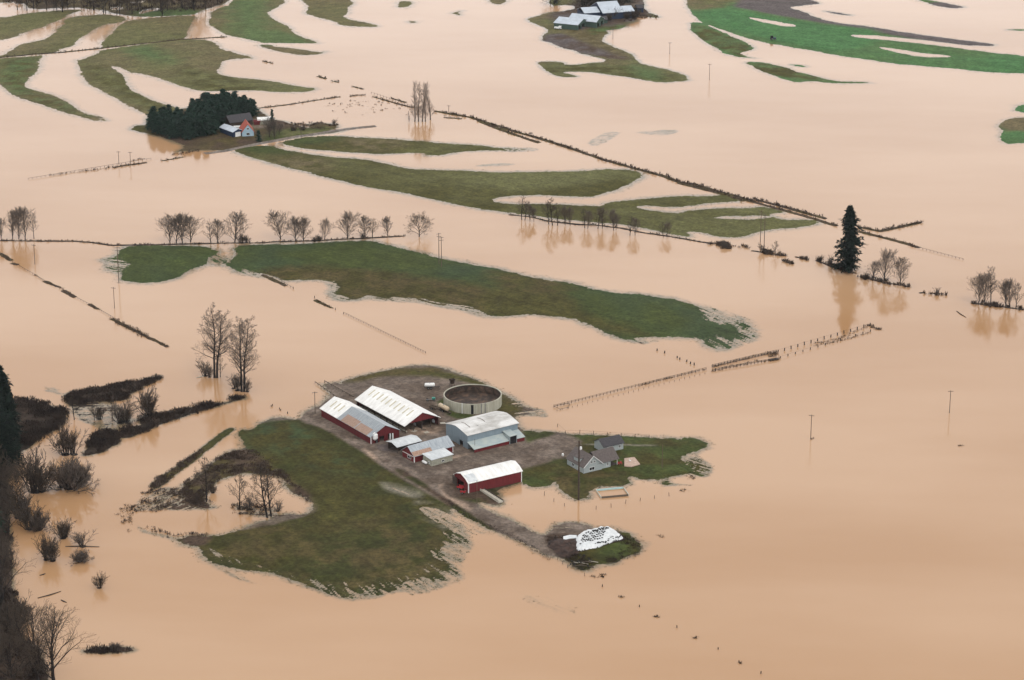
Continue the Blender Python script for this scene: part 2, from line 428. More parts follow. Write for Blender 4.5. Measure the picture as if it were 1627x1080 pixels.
# ------------------------------------------------------------------ LAND
ZA = lambda p: zz(p, 0, 0, 3.857)
ZB = lambda p: zz(p, 380, 0, 3.39)
ZC = lambda p: zz(p, 0, 300, 3.857)
ZD = lambda p: zz(p, 380, 300, 3.857)
ZE = lambda p: zz(p, 780, 280, 3.857)
ZF = lambda p: zz(p, 360, 180, 3.254)
ZG = lambda p: zz(p, 1180, 280, 3.6)
ZH = lambda p: zz(p, 820, 640, 3.858)
ZI = lambda p: zz(p, 800, 500, 2.624)
ZL = lambda p: zz(p, 0, 560, 3.857)
ZM = lambda p: zz(p, 0, 800, 3.857)
ZP = lambda p: zz(p, 180, 640, 2.712)
ZT = lambda p: zz(p, 800, 0, 4.52)
ZU = lambda p: zz(p, 1080, 0, 2.974)
Z1 = lambda p: zz(p, 480, 560, 4.0)
Z5 = lambda p: zz(p, 600, 660, 6.0)
Z6 = lambda p: zz(p, 180, 120, 3.874)

# main farm island: yard, lawn, causeway and the big near field
farm = (Z1([(0,385),(60,350),(130,330),(190,275),(150,215),(140,195),(200,200),(215,182),(250,200),(240,180),(380,145),(560,105),(740,78),(900,95),(1010,135),
            (1080,165),(1140,190),(1270,260),(1385,330),(1372,380),(1345,410),(1390,490),(1480,505),(1560,503)]) +
        ZH([(30,170),(130,172),(230,182),(300,190),(400,198),(480,195),(650,203),(850,215),(940,213),(1000,222),(1080,208),(1150,230),(1190,260),
            (1100,300),(1040,315),(1010,335),(1050,380),(1080,420),(1060,432),(950,450),(880,470),(760,470),(720,450),(670,455),
            (700,490),(640,505),(500,520),(440,545),(450,570),(420,590),(370,598),(320,570),(270,530),(250,500),(240,482),(200,515),(100,525),(40,500)]) +
        Z1([(1400,822),(1330,850),(1262,870),(1240,900),(1250,925),(1275,950),(1230,975),(1130,950),(1115,975),(1190,1010),(1290,1050)]) +
        ZH([(0,748),(60,770),(120,800),(160,812),(210,790),(230,770),(250,745),(330,735),(400,748),(450,768),(600,772),(700,810),(780,875),
            (760,920),(660,950),(600,985),(520,985),(480,1000),(440,1030),(390,1022),(330,985),(280,950),(200,930),(120,890),(60,870),(0,840)]) +
        [(800,850),(780,842),(760,832),(745,822),(728,812),(716,806)] +
        ZP([(1455,485),(1490,560),(1500,600),(1430,618),(1395,640),(1440,690),(1465,730),(1410,770),(1300,785),(1200,800),(1120,830),(1000,840),(920,820),
            (820,780),(700,740),(620,725),(540,715),(480,700),(420,685),(390,660),(380,622),(300,608),(280,592),(330,568),(430,575),(510,560),(600,520),
            (700,495),(760,478),(820,485),(860,462),(862,425),(810,400),(780,365),(740,335),(700,312),(600,303),(520,310),(450,335),(385,380),(400,440),
            (440,455),(330,442),(322,425),(350,395),(300,375),(320,345),(380,310),(430,260),(500,212),(560,195),(565,165),(530,135),(545,115),(600,115),
            (640,85),(700,60),(760,65),(800,72),(815,50)]))
green_field = (ZP([(535,100),(800,70)]) + Z1([(0,445),(150,500),(300,590),(450,690),(600,790),(700,850),(850,930),(1000,1010),(1180,1090)]) +
               [(800,860),(700,990),(280,960),(270,850),(330,845),(420,840),(500,815),(505,800),(490,785),(455,765),(430,750),(400,735),(392,712),(370,690)])
yard_feather = [(Z5([(40,690),(120,645),(250,690),(400,750),(430,790),(330,800),(200,760)]), .85, ((640,800),(700,840))),
                (Z5([(310,910),(400,830),(560,860),(700,930),(900,1020),(1100,1130),(900,1160),(600,1080)]), .72, ((650,800),(720,840))),
                (ZP([(1400,470),(1540,540),(1580,650),(1480,660),(1380,600)]), .05, ((700,840),(730,858))),
                (ZP([(380,600),(420,680),(540,715),(700,740),(820,780),(900,830),(1000,850),(1130,850),(1220,820),(1420,790),(1500,740),(1430,660),(1400,560),(1300,700),(1000,770),(800,730),(560,660)]), .0, ((340,905),(366,930))),
                (ZP([(1380,640),(1480,620),(1560,640),(1500,720),(1560,760),(1300,850),(1200,800),(1300,720)]), .1, ((650,800),(720,840))),
                (ZP([(420,690),(560,740),(700,790),(560,790),(440,730)]), .1, ((340,905),(366,930))),
                (ZH([(1040,330),(1100,310),(1180,340),(1240,380),(1230,450),(1150,470),(1060,450),(1010,360)]), -.25, ((1100,730),(1150,745))),
                (ZH([(850,480),(930,465),(1000,490),(1110,490),(1110,515),(980,520),(880,525)]), -.45, ((1050,770),(1100,775))),
                (ZH([(220,745),(340,730),(470,745),(480,780),(300,790),(220,775)]), -.3, ((880,835),(940,837))),
                (ZP([(130,370),(230,350),(330,380),(440,450),(330,470),(200,470),(60,480),(60,440),(110,390)]), -.32, ((250,780),(300,760))),
                (ZP([(30,440),(80,440),(70,560),(200,590),(300,600),(280,570),(150,540),(80,480)]), -.25, ((230,810),(235,840))),
                (ZP([(500,420),(600,440),(730,440),(720,490),(600,500),(510,480)]), -.3, ((380,810),(420,812))),
                (ZP([(720,330),(800,370),(830,400),(760,400),(720,360)]), -.3, ((455,770),(480,790))),
                (ZI([(10,340),(120,380),(200,390),(210,440),(100,430),(20,420)]), -.22, ((830,650),(880,645))),
                ([(805,945),(860,938),(930,960),(925,985),(880,980),(820,960)], .62, ((810,950),(870,980))),
                ]
land('farm_island', [farm], base=('gravel','mud'), seed=3, step=0.62, maxh=0.75, slope=0.06, streak=((560,700),(740,830)), nscale=6,
     zones=[
        (Z1([(240,175),(740,70),(1180,190),(1400,330),(1360,420),(1200,390),(1240,300),(1100,200),(900,170),(700,150),(500,160),(300,200)]), ('olive','brown'), 2.5),
        (Z1([(900,300),(950,390),(1100,400),(1080,430),(950,430),(850,330)]), 'green', 1.2),
        (Z1([(1240,270),(1400,330),(1370,400),(1340,420),(1220,370)]), ('olive','brown'), 1.5),
        (Z1([(640,430),(900,430),(900,520),(700,540),(640,480)]), ('marsh','palemud'), 1.5),
        (Z1([(380,370),(780,280),(900,420),(900,500),(640,430)]), ('marsh','mud'), 2),
        (Z1([(430,610),(600,560),(640,690),(760,760),(620,760),(500,700)]), ('plough','mud'), 2),
        (Z1([(0,380),(100,350),(450,610),(700,760),(980,800),(900,900),(1100,1020),(1250,1080),(1100,1080),(800,900),(300,580),(0,440)]), ('mud','gravel'), 1.2),
        (Z1([(380,620),(430,640),(480,690),(440,690)]), 'palemud', 1),
        (Z1([(860,850),(900,845),(960,930),(1040,960),(1100,1000),(1060,1010),(960,960),(900,920)]), 'palemud', 1),
        (Z1([(700,680),(950,670),(1080,650),(960,690),(800,720)]), 'palemud', 1),
        (Z1([(1010,870),(1400,780),(1400,860),(1250,870),(1280,960),(1130,960),(1000,940),(930,890)]), ('marsh','dkgreen'), 1.5),
        (Z1([(870,850),(1000,830),(1050,900),(960,930),(900,900)]), ('marsh','mud'), 1),
        (Z1([(1390,470),(1620,500),(1600,530),(1500,550),(1420,590)]), ('green','dkgreen'), 1.2),
        (ZH([(280,185),(1250,190),(1270,470),(960,560),(300,620),(30,540),(-20,430),(150,382),(345,345),(380,290),(395,225)]), ('field','green'), 1.5),
        (ZH([(240,330),(480,430),(700,430),(700,520),(400,610),(250,560),(220,430)]), ('brown','dkgreen'), 2.5),
        (ZH([(420,255),(700,258),(860,262),(860,270),(700,270),(420,264)]), 'palegrass', .8),
        (ZH([(-60,730),(100,770),(200,800),(330,960),(280,970),(60,880),(-120,820)]), ('mud','gravel'), 1.2),
        (ZH([(170,800),(360,810),(370,930),(320,980),(180,880)]), ('vdark','marsh'), 1.2),
        (ZH([(300,860),(700,770),(800,860),(760,940),(500,1010),(380,1040),(300,960)]), ('field','dkgreen'), 1.2),
        (ZH([(560,860),(660,850),(720,900),(640,950),(500,940)]), 'green', 2),
        (green_field, ('field','dkgreen'), 1.0),
        (ZP([(640,80),(800,90),(1000,240),(1150,330),(900,300),(700,200),(560,210),(560,140)]), ('emer','field'), 5),
        (ZP([(760,330),(1050,330),(1200,560),(1180,700),(900,620),(850,480)]), ('field','olive'), 9),
        (ZP([(1050,520),(1400,560),(1440,700),(1250,790),(1050,830),(800,760),(850,640)]), ('brown','dkgreen'), 10),
        (ZP([(440,590),(700,520),(840,600),(800,700),(640,700),(440,680)]), ('brown','field'), 9),
        (Z5([(40,640),(440,740),(430,800),(330,800),(60,720)]), 'palegrass', 2),
        (Z5([(310,900),(400,820),(560,850),(760,930),(1100,1120),(900,1160),(600,1080)]), ('palegrass','field'), 2),
        (ZP([(320,190),(560,190),(640,250),(840,380),(860,460),(700,330),(600,315),(450,345),(380,460),(300,440),(290,340)]), ('marsh','brown'), 1.8),
        (ZP([(20,340),(480,440),(740,440),(740,500),(420,470),(300,600),(20,600)]), 'marsh', 1),
        (ZP([(270,560),(420,560),(420,610),(300,620)]), ('marsh','brown'), 1),
        (Z5([(180,500),(420,640),(620,780),(760,850),(900,960),(1100,1100),(1060,1120),(860,1000),(700,880),(540,780),(380,680),(170,560)]), ('dkgreen','marsh'), .8),
     ], feathers=yard_feather)

# strip levee left of the pond
land('levee', [ZP([(150,360),(200,320),(280,270),(360,210),(430,150),(500,105),(528,108),(480,150),(420,200),(350,250),(280,300),(225,345),(190,372)])],
     base=('brown','dkgreen'), seed=8, step=0.6, maxh=0.8, slope=0.2, a1=.7, zones=[(ZP([(120,330),(330,240),(340,260),(200,380)]), ('marsh','brown'), 3)],
     feathers=[(ZP([(60,470),(100,420),(160,360),(200,372),(120,440),(80,490)]), -.35, ((200,800),(235,775)))])
# left river bank
land('river_bank', [ZL([(-160,480),(60,300),(110,288),(200,290),(300,320),(350,345),(405,352),(400,430),(360,470),(280,500),(200,560),(115,612),(65,700),(40,820),(52,900),(50,1000)]) +
      ZM([(55,150),(60,250),(70,420),(100,560),(100,640),(60,760),(140,830),(240,900),(290,1000),(290,1180),(-300,1180),(-300,0)]) + [(-60,800)],
     ZL([(400,250),(500,232),(600,220),(700,208),(800,185),(980,140),(988,155),(900,190),(830,240),(780,262),(790,290),(650,300),(560,312),(500,310),(430,330),(400,300)]),
     ZL([(850,410),(900,385),(1050,370),(1200,325),(1330,310),(1400,300),(1430,268),(1510,270),(1505,285),(1400,310),(1250,350),(1100,400),(950,450),(850,500),(760,525),(718,500),(750,478),(860,450)]),
     ZL([(560,540),(600,490),(680,475),(730,500),(740,540),(650,600),(560,630),(505,628)]),
     ZM([(480,908),(600,885),(700,878),(790,882),(822,900),(760,912),(640,918)])],
     base=('marsh','vdark'), seed=11, step=0.75, maxh=0.9, slope=0.12,
     feathers=[(ZL([(400,250),(700,280),(860,400),(800,470),(700,500),(560,470),(420,400)]), -.35, ((100,640),(160,640))),
               (ZL([(240,190),(390,210),(390,270),(240,250)]), -.25, ((60,620),(100,618)))])

# mid fields
fieldK = (ZD([(0,345),(200,340),(400,335),(600,322),(700,317),(810,318),(900,340),(1050,375),(1230,425),(1400,455),(1620,495)]) +
          ZE([(150,595),(300,625),(500,655),(600,685),(750,712),(900,722),(1100,748),(1200,775),(1290,803),(1330,838),(1400,868),(1530,872),(1580,905),(1618,980),
              (1560,1000),(1470,1010),(1440,1060),(1380,1060),(1300,1025),(1290,1000),(1150,985),(1050,990),(960,985),(870,1000),(800,998),(700,955),(600,910),(520,875),(450,865),(350,855),(250,845),(150,850)]) +
          ZD([(1620,780),(1550,782),(1500,765),(1440,725),(1350,715),(1280,718),(1200,705),(1100,675),(1000,680),(880,672),(820,655),(740,675),(650,685),(580,665),(565,640),
              (600,610),(590,575),(520,560),(400,560),(280,565),(220,540),(120,522),(60,522),(0,510)]) +
          ZC([(1400,480),(1378,465),(1400,430),(1450,410),(1432,370)]))
fieldK2 = ZC([(620,440),(700,415),(735,372),(800,350),(1000,345),(1250,350),(1300,370),(1338,385),(1290,450),(1230,475),(1150,510),(1080,550),(960,574),(880,580),(800,568),(740,560),(762,532),(730,505),(650,500),(660,480),(760,470),(800,462),(720,440)])
land('green_fields', [fieldK, fieldK2], base=('green','emer'), seed=21, step=0.75, maxh=0.7, slope=0.04, streak=((560,410),(800,470)),
     zones=[(ZD([(100,500),(500,470),(760,520),(1100,540),(1620,620),(1620,800),(560,700),(560,570),(100,560)]), ('field','brown'), 6),
            (ZD([(500,500),(900,500),(1000,560),(700,620)]), ('field','brown'), 5),
            (ZE([(-60,690),(420,680),(600,860),(880,930),(960,990),(500,900),(-60,860)]), ('field','olive'), 5),
            (ZE([(0,560),(520,660),(400,740),(0,680)]), ('olive','brown'), 6),
            (ZD([(200,380),(900,360),(1250,500),(800,470),(300,450)]), 'green', 8),
            (ZE([(950,740),(1300,800),(1650,960),(1500,1080),(1150,1000),(1200,860)]), ('emer','grass_wet'), 6)],
     feathers=[(ZE([(1250,790),(1420,805),(1560,860),(1650,960),(1640,1010),(1500,1060),(1380,1075),(1300,1020),(1280,900)]), .05, ((1110,485),(1190,520))),
               (ZE([(700,960),(960,1000),(1060,1010),(940,1040),(860,1020)]), -.2, ((975,515),(1030,535))),
               (ZD([(500,560),(620,560),(620,620),(560,640),(700,650),(700,690),(560,680)]), -.05, ((500,440),(540,450))),
               (ZD([(740,650),(900,650),(1100,660),(1300,700),(1450,715),(1520,780),(1440,790),(1300,740),(1100,700),(760,690)]), -.05, ((700,490),(760,502))),
               (ZD([(0,470),(120,500),(300,560),(300,590),(200,570),(0,520)]), .1, ((420,430),(450,445))),
               (ZC([(590,430),(740,400),(830,450),(740,540),(640,500)]), -.05, ((160,410),(200,415))),
               (ZC([(1240,430),(1340,390),(1420,400),(1440,440),(1400,480),(1260,480)]), .1, ((330,410),(345,418)))])

M1 = ZF([(270,150),(400,120),(560,113),(700,125),(900,135),(1000,145),(1150,155),(1300,165),(1445,182),(1430,192),(1330,192),(1200,200),(1110,218),(1040,218),(1010,205),(950,205),(830,212),(740,208),(600,200),(420,185),(330,170)])
M2 = (ZF([(15,183),(80,170),(220,165),(280,185),(400,205),(550,225),(700,235),(830,260),(900,280),(1000,290),(1180,293),(1400,305),(1627,302)]) +
      [(900,272),(960,269),(1000,269),(1018,273)] +
      ZE([(930,0),(905,20),(820,70),(700,105),(600,130),(400,120),(200,115),(60,125),(5,145),(20,160),(150,168),(400,172),(600,180),(690,182),(700,165),(800,148),(950,135),(1150,118),(1380,120),
          (1420,108),(1500,128),(1555,150),(1400,162),(1300,172),(1200,185),(1080,190),(1000,185),(920,180),(880,190),(950,205),(1050,217),(1150,227),(1200,208),(1350,198),(1480,193)]) +
      ZG([(0,182),(120,172),(180,185),(252,208),(180,212),(150,226),(190,236),(270,250),(380,245),(442,258),(390,280),(300,295),(200,300),(100,315),(30,340),(0,348)]) +
      ZE([(1560,370),(1480,376),(1380,370),(1300,346),(1200,340),(1235,370),(1150,365),(1020,335),(900,310),(800,290),(600,282),(400,262),(250,240),(120,227),(0,207)]) +
      ZF([(1300,495),(1150,462),(1000,430),(850,400),(690,375),(600,350),(500,330),(400,300),(250,265),(120,225),(50,200)]))
land('middle_fields', [M1, M2], holes=[ZE([(1345,254),(1450,245),(1620,240)]) + ZG([(60,226),(150,228),(165,235),(60,247),(0,248)]) + ZE([(1500,264),(1400,259)])],
     base=('hazed_olive','olive'), seed=31, step=1.0, maxh=0.6, slope=0.04, streak=((560,260),(860,320)), nscale=40,
     zones=[(ZF([(20,160),(280,165),(330,215),(150,215)]), 'green', 5), (ZF([(150,220),(500,230),(560,300),(300,290)]), ('hazed_brown','olive'), 7),
            (ZF([(560,140),(900,130),(900,190),(560,190)]), ('hazed_brown','olive'), 8), (ZF([(300,130),(560,110),(560,150),(300,175)]), 'green', 6),
            (ZE([(250,100),(900,0),(900,100),(600,140),(250,120)]), 'olive', 6)],
     feathers=[(ZF([(1400,170),(1627,172),(1640,200),(1430,205)]), -.3, ((800,235),(860,240))),
               (ZF([(1270,265),(1400,250),(1520,255),(1500,275),(1280,280)]), -.35, ((760,262),(820,260))),
               ([(925,225),(965,205),(1010,213),(1060,218),(1090,208),(1070,204),(1000,207),(960,232),(935,234)], -.35, ((930,225),(1060,218))),
               ([(1040,206),(1080,205),(1075,213),(1050,214)], -.6, ((1040,206),(1080,208)))])

# upper-left fields
TL = [ZA([(0,105),(60,100),(200,75),(430,55),(520,58),(430,85),(380,115),(290,150),(280,160),(200,180),(100,225),(0,250),(-150,280),(-150,120)]),
      ZA([(-100,340),(0,340),(30,330),(110,275),(200,255),(280,240),(340,195),(345,180),(400,150),(380,130),(450,100),(600,90),(640,85),(760,100),(785,130),(640,150),(560,190),(470,245),(468,275),(370,300),(358,322),(200,335),(0,355),(-100,365)]),
      ZA([(600,298),(620,280),(612,270),(650,230),(700,180),(770,130),(850,115),(1000,100),(1200,90),(1180,130),(1150,190),(1150,238),(1000,250),(900,265),(700,290)]),
      ZA([(-150,370),(0,358),(150,345),(280,335),(240,370),(240,420),(205,460),(140,530),(250,560),(380,600),(440,640),(500,690),(600,712),(635,732),(580,742),(500,715),(380,690),(250,640),(120,600),(60,570),(30,540),(0,520),(-100,420)]),
      ZA([(605,308),(800,280),(1000,255),(1130,240),(1270,240),(1340,270),(1345,295),(1400,310),(1540,350),(1480,355),(1380,370),(1350,380),(1358,400),(1340,430),(1335,450),(1380,465),(1480,475)]) +
      ZB([(0,417),(100,425),(200,440),(280,458),(410,474),(412,487),(330,497),(200,497),(100,487)]) +
      ZA([(1466,554),(1270,560),(1200,555),(1100,525),(1000,490),(880,455),(780,440),(750,415),(690,405),(700,415),(765,470),(775,500),(780,530),(850,570),(900,600),(1000,635),(1090,660),(1170,668),(1180,700),(1000,730),(910,706),(780,650),(700,600),(600,550),(530,510),(490,450),(480,400),(465,375),(530,350),(600,325)]),
      ZA([(1620,262),(1580,250),(1400,222),(1340,190),(1280,150),(1280,110),(1300,62),(1420,22),(1450,-60)]) + ZB([(280,-60),(250,0),(240,20),(160,60),(155,75),(200,110),(290,155),(285,165),(310,185),(430,228),(420,234),(300,232),(150,232),(0,212)]),
      ZB([(320,-60),(330,0),(380,40),(350,75),(400,85),(520,120),(530,132),(620,145),(740,145),(745,138),(700,120),(600,105),(560,85),(590,70),(585,40),(622,15),(600,0),(600,-60)]),
      ZB([(100,238),(180,240),(200,252),(330,262),(420,280),(480,276),(430,292),(330,297),(250,285),(160,265)]),
      ZB([(0,288),(60,305),(80,318),(30,312),(-10,322)]),
      ZB([(850,8),(890,4),(930,8),(935,25),(900,42),(850,38)]), ZB([(1345,-10),(1440,-10),(1440,10),(1400,25),(1350,15)]),
      ZB([(905,115),(950,112),(960,122),(920,124)]), ZB([(1145,70),(1210,55),(1180,68),(1195,83),(1150,75)])]
land('upper_fields', TL, base=('hazed_olive','hazed_brown'), seed=41, step=1.3, maxh=0.7, slope=0.04, a1=1.6, a2=.7, shw=.55, nscale=60, streak=((0,90),(300,60)),
     zones=[(ZA([(740,310),(940,270),(1100,400),(900,370)]), 'hazed_green', 8), (ZA([(480,380),(700,420),(780,560),(600,540)]), ('olive','hazed_olive'), 8),
            (ZA([(0,360),(250,350),(150,540),(650,760),(0,560)]), ('olive','hazed_green'), 8), (ZA([(1400,-80),(1640,-80),(1640,300),(1400,200)]), 'hazed_green', 12),
            (ZB([(0,150),(300,180),(430,240),(0,240)]), 'hazed_green', 6), (ZA([(760,420),(900,600),(1200,700),(900,700),(700,560)]), ('olive','hazed_olive'), 6),
            (ZA([(1050,400),(1500,480),(1620,560),(1200,560)]), ('olive','hazed_olive'), 6)],
     feathers=[(ZA([(580,700),(700,730),(690,750),(600,745)]), -.1, ((150,180),(170,190)))])
land('wooded_shore', [ZA([(-200,60),(0,15),(130,10),(180,60),(430,45),(640,60),(700,85),(860,105),(1180,92),(1210,80),(1280,50),(1420,12),(1460,-160),(-300,-160)])],
     holes=[ZA([(850,75),(900,55),(980,48),(985,60),(900,75),(860,88)]), ZA([(670,45),(760,38),(740,60),(690,60)]), ZA([(780,15),(900,0),(860,20)]), ZA([(780,112),(860,112),(850,125),(800,125)])],
     base=('marsh','hazed_brown'), seed=47, step=1.6, maxh=1.0, slope=0.05, zones=[(ZA([(800,60),(1250,60),(1200,100),(850,110)]), 'hazed_green', 6)])

# upper-right fields
TR = [ZU([(-20,-60),(0,-20),(30,0),(30,30),(80,90),(130,120),(200,140),(270,165),(350,190),(450,210),(600,235),(750,262),(900,285),(1100,310),(1300,325),(1500,345),(1627,347),(1800,350),(1800,300),
          (1627,262),(1500,250),(1400,238),(1230,215),(1050,195),(850,178),(800,163),(900,165),(1050,180),(1200,195),(1350,215),(1480,218),(1490,208),(1350,190),(1200,172),(1050,150),(900,125),(750,108),
          (650,85),(580,50),(510,35),(600,25),(680,15),(600,-5),(560,-60)]),
      ZU([(50,105),(110,105),(200,150),(280,185),(330,205),(357,235),(280,250),(330,268),(380,278),(280,272),(220,255),(180,235),(120,200),(70,165),(45,125)]),
      ZU([(300,290),(400,295),(500,315),(560,340),(650,360),(720,380),(930,390),(800,395),(720,393),(620,382),(550,390),(480,370),(410,345),(360,325)]),
      ZU([(515,303),(580,306),(602,317),(550,313)]), ZU([(665,50),(750,56),(825,75),(740,69)]), ZU([(1080,-20),(1250,12),(1360,33),(1300,41),(1200,26)]),
      ZU([(1520,140),(1627,137),(1700,140),(1627,147)]),
      ZU([(1570,520),(1600,495),(1627,487),(1720,485),(1720,530),(1620,532)]), ZU([(1500,595),(1540,560),(1627,553),(1740,560),(1740,670),(1600,677),(1540,682),(1505,655),(1520,620)])]
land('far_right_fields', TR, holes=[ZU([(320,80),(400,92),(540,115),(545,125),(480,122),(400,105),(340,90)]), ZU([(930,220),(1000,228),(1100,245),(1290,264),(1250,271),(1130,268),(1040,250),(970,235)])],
     base=('hazed_green','vivid'), seed=51, step=1.3, maxh=0.7, slope=0.05, a1=1.6, a2=.7, shw=.55, nscale=70, streak=((1200,60),(1500,90)),
     zones=[(ZU([(220,30),(420,-80),(700,-80),(700,20),(520,35),(590,50),(660,85),(760,108),(920,125),(1200,165),(1520,205),(1490,235),(1250,205),(1080,180),(880,145),(600,100),(380,60)]), 'hazed_plough', 3),
            (ZU([(-60,-80),(400,-80),(230,35),(70,50),(20,30)]), ('hazed_olive','hazed_brown'), 5),
            (ZU([(90,60),(230,42),(620,110),(1000,150),(800,260),(400,190),(120,100)]), 'vivid', 5),
            (ZU([(30,90),(380,230),(340,290),(100,200)]), ('olive','hazed_green'), 4), (ZU([(280,280),(940,380),(940,400),(400,360)]), ('olive','hazed_green'), 4),
            (ZU([(650,45),(1400,0),(1400,50),(700,80)]), 'hazed_plough', 3), (ZU([(1490,540),(1740,540),(1740,620),(1500,620)]), 'hazed_brown', 4)])
# far farm island
land('far_farm_island', [ZT([(155,140),(220,118),(300,95),(430,78),(500,60),(330,45),(320,-60),(1000,-80),(1010,40),(1040,85),(1130,120),(1080,132),(1000,112),(940,120),(955,150),(890,172),(890,198),(800,212),(720,215),(765,235),(720,265),
        (715,300),(800,340),(880,365),(950,410),(980,450),(1080,480),(1200,500),(1280,530),(1340,565),(1340,578),(1200,592),(1070,588),(950,565),(850,548),(750,540),(650,520),(520,515),(430,518),(500,535),(540,553),
        (450,556),(370,545),(300,510),(270,475),(238,445),(350,440),(440,445),(450,465),(550,460),(620,450),(745,440),(650,402),(560,390),(500,360),(410,345),(350,310),(272,295),(280,260),(312,230),(310,205),(220,170)])],
     holes=[ZT([(330,40),(480,35),(520,60),(420,75),(340,70)])],
     base=('hazed_olive','hazed_brown'), seed=57, step=1.3, maxh=0.9, slope=0.06, a1=1.6, a2=1.0,
     zones=[(ZT([(280,250),(420,240),(620,320),(900,400),(900,440),(640,400),(480,370),(270,300)]), ('marsh','hazed_plough'), 3), (ZT([(440,230),(700,180),(720,300),(950,430),(800,400),(600,320)]), ('hazed_brown','brown'), 4),
            (ZT([(600,190),(900,170),(900,210),(720,240),(620,250)]), ('olive','hazed_green'), 3), (ZT([(240,440),(760,450),(1350,560),(1300,600),(800,560),(300,560)]), ('olive','hazed_olive'), 5),
            (ZT([(860,460),(1100,500),(1150,580),(1000,580)]), 'hazed_green', 6), (ZT([(300,100),(700,-60),(1000,-60),(1100,130),(600,220),(420,210)]), ('hazed_plough','marsh'), 4)])
# left farm island
land('left_farm_island', [Z6([(95,330),(130,305),(200,300),(210,240),(460,195),(640,170),(860,190),(900,205),(935,235),(960,262),(1040,278),(1110,300),(1200,325),(1210,292),(1370,295),(1385,325),(1330,340),(1450,325),(1500,322),
        (1380,352),(1250,368),(1100,385),(950,408),(900,420),(800,440),(680,462),(560,458),(460,462),(380,470),(440,440),(350,400),(300,380),(220,360),(150,345)])],
     base=('brown','marsh'), seed=61, step=1.1, maxh=0.9, slope=0.06, a1=1.4,
     zones=[(Z6([(90,300),(200,300),(220,340),(120,350)]), 'olive', 2), (Z6([(600,380),(1000,340),(900,430),(600,470)]), ('brown','marsh'), 3), (Z6([(1000,330),(1400,320),(1200,370),(950,410),(900,400)]), ('hazed_olive','green'), 3),
            (Z6([(740,300),(950,250),(960,330),(800,330)]), ('hazed_brown','gravel'), 2)])
# roads, dikes and banks (each a narrow raised strip)
def strip(name, lines, w, base, seed, maxh=0.5, slope=0.35, step=0.8, a1=.5, brk=0.0):
    polys = [linepoly(l, w) for l in lines]
    land(name, [], world_outers=polys, base=base, seed=seed, maxh=maxh, slope=slope, step=step, a1=a1, a2=.5, nscale=8, shore=0)
dike_main = [ZB([(1055,598),(1150,615),(1250,632),(1320,655),(1400,680),(1500,712),(1620,745)]) + [(905,235),(960,254),(1010,268),(1052,279)] + ZE([(1150,35),(1250,50),(1400,95),(1500,122),(1620,160)]) + ZG([(60,132),(200,165),(350,208),(480,243)]),
             ZG([(660,292),(720,300),(780,315),(900,290),(1020,262)])]
dike_low = [ZE([(1150,40),(1300,78),(1440,115),(1550,150)]) + ZG([(30,138),(200,185),(400,240),(540,285)]), ZG([(660,315),(760,340),(850,362),(920,380),(1015,410)]), ZB([(1290,650),(1400,695),(1500,730),(1620,770)])]
dike_far = [Z6([(0,568),(60,555),(210,535)]), Z6([(300,525),(440,500)]), ZB([(610,465),(670,480)]), ZB([(425,410),(470,425)]), ZB([(505,437),(538,443)]), ZB([(130,328),(180,342)]), ZB([(820,528),(900,552)]), ZB([(100,583),(250,565),(400,542),(545,520)]), ZB([(595,518),(640,512),(680,512)]),
            ZB([(1100,632),(1200,640)]), ZB([(720,520),(850,558),(940,580)])]
strip('dike', dike_main + dike_low, 3.6, ('marsh','brown'), 71)
strip('far_dike', dike_far, 2.4, ('brown','marsh'), 73, step=1.1)
strip('upper_dike', [ZA([(-20,355),(200,333),(360,322),(600,298),(860,268),(1100,243),(1180,238),(1400,225)]), ZA([(900,145),(1000,180),(1110,212)])], 3.0, ('vdark','brown'), 75, step=1.1)
bank_line = [(-10,382)] + ZC([(240,320),(450,320),(560,328),(680,346),(900,343),(1200,336),(1400,332),(1620,330)]) + ZD([(200,325),(450,318),(600,310),(750,303),(850,298),(1020,288)])
bank_line2 = ZE([(110,235),(250,250),(350,275),(500,292),(650,300),(800,318),(930,345),(1050,362),(1150,378),(1290,402),(1360,412)])
strip('field_bank', [bank_line, bank_line2], 2.2, ('vdark','marsh'), 77)
strip('road', [Z6([(560,480),(680,465),(800,440),(900,418),(1000,400),(1100,380),(1200,366),(1300,350),(1400,335),(1500,322),(1620,310)])], 5.0, ('road','gravel'), 79, maxh=.95, step=.9)
strip('ditch_bank', [ZC([(270,565),(370,605)]), ZC([(380,620),(460,665)]), ZC([(545,705),(605,740)]), ZC([(680,795),(780,845),(900,905)]), ZC([(900,905),(1030,968)]), ZC([(70,455),(110,465)]), ZD([(140,525),(290,595)]), ZD([(465,680),(570,732)]), ZC([(0,395),(70,440)])],
      2.6, ('marsh','brown'), 81)
strip('right_bank', [ZG([(50,425),(240,452)]), ZG([(300,460),(370,475)]), ZG([(420,480),(520,520),(650,555)]), ZG([(670,572),(800,606),(950,630)]), ZG([(1310,725),(1440,740),(1620,765)]), ZG([(1010,667),(1040,664)]), ZG([(1075,668),(1125,672)])], 1.8, ('marsh','vdark'), 83, maxh=.3)

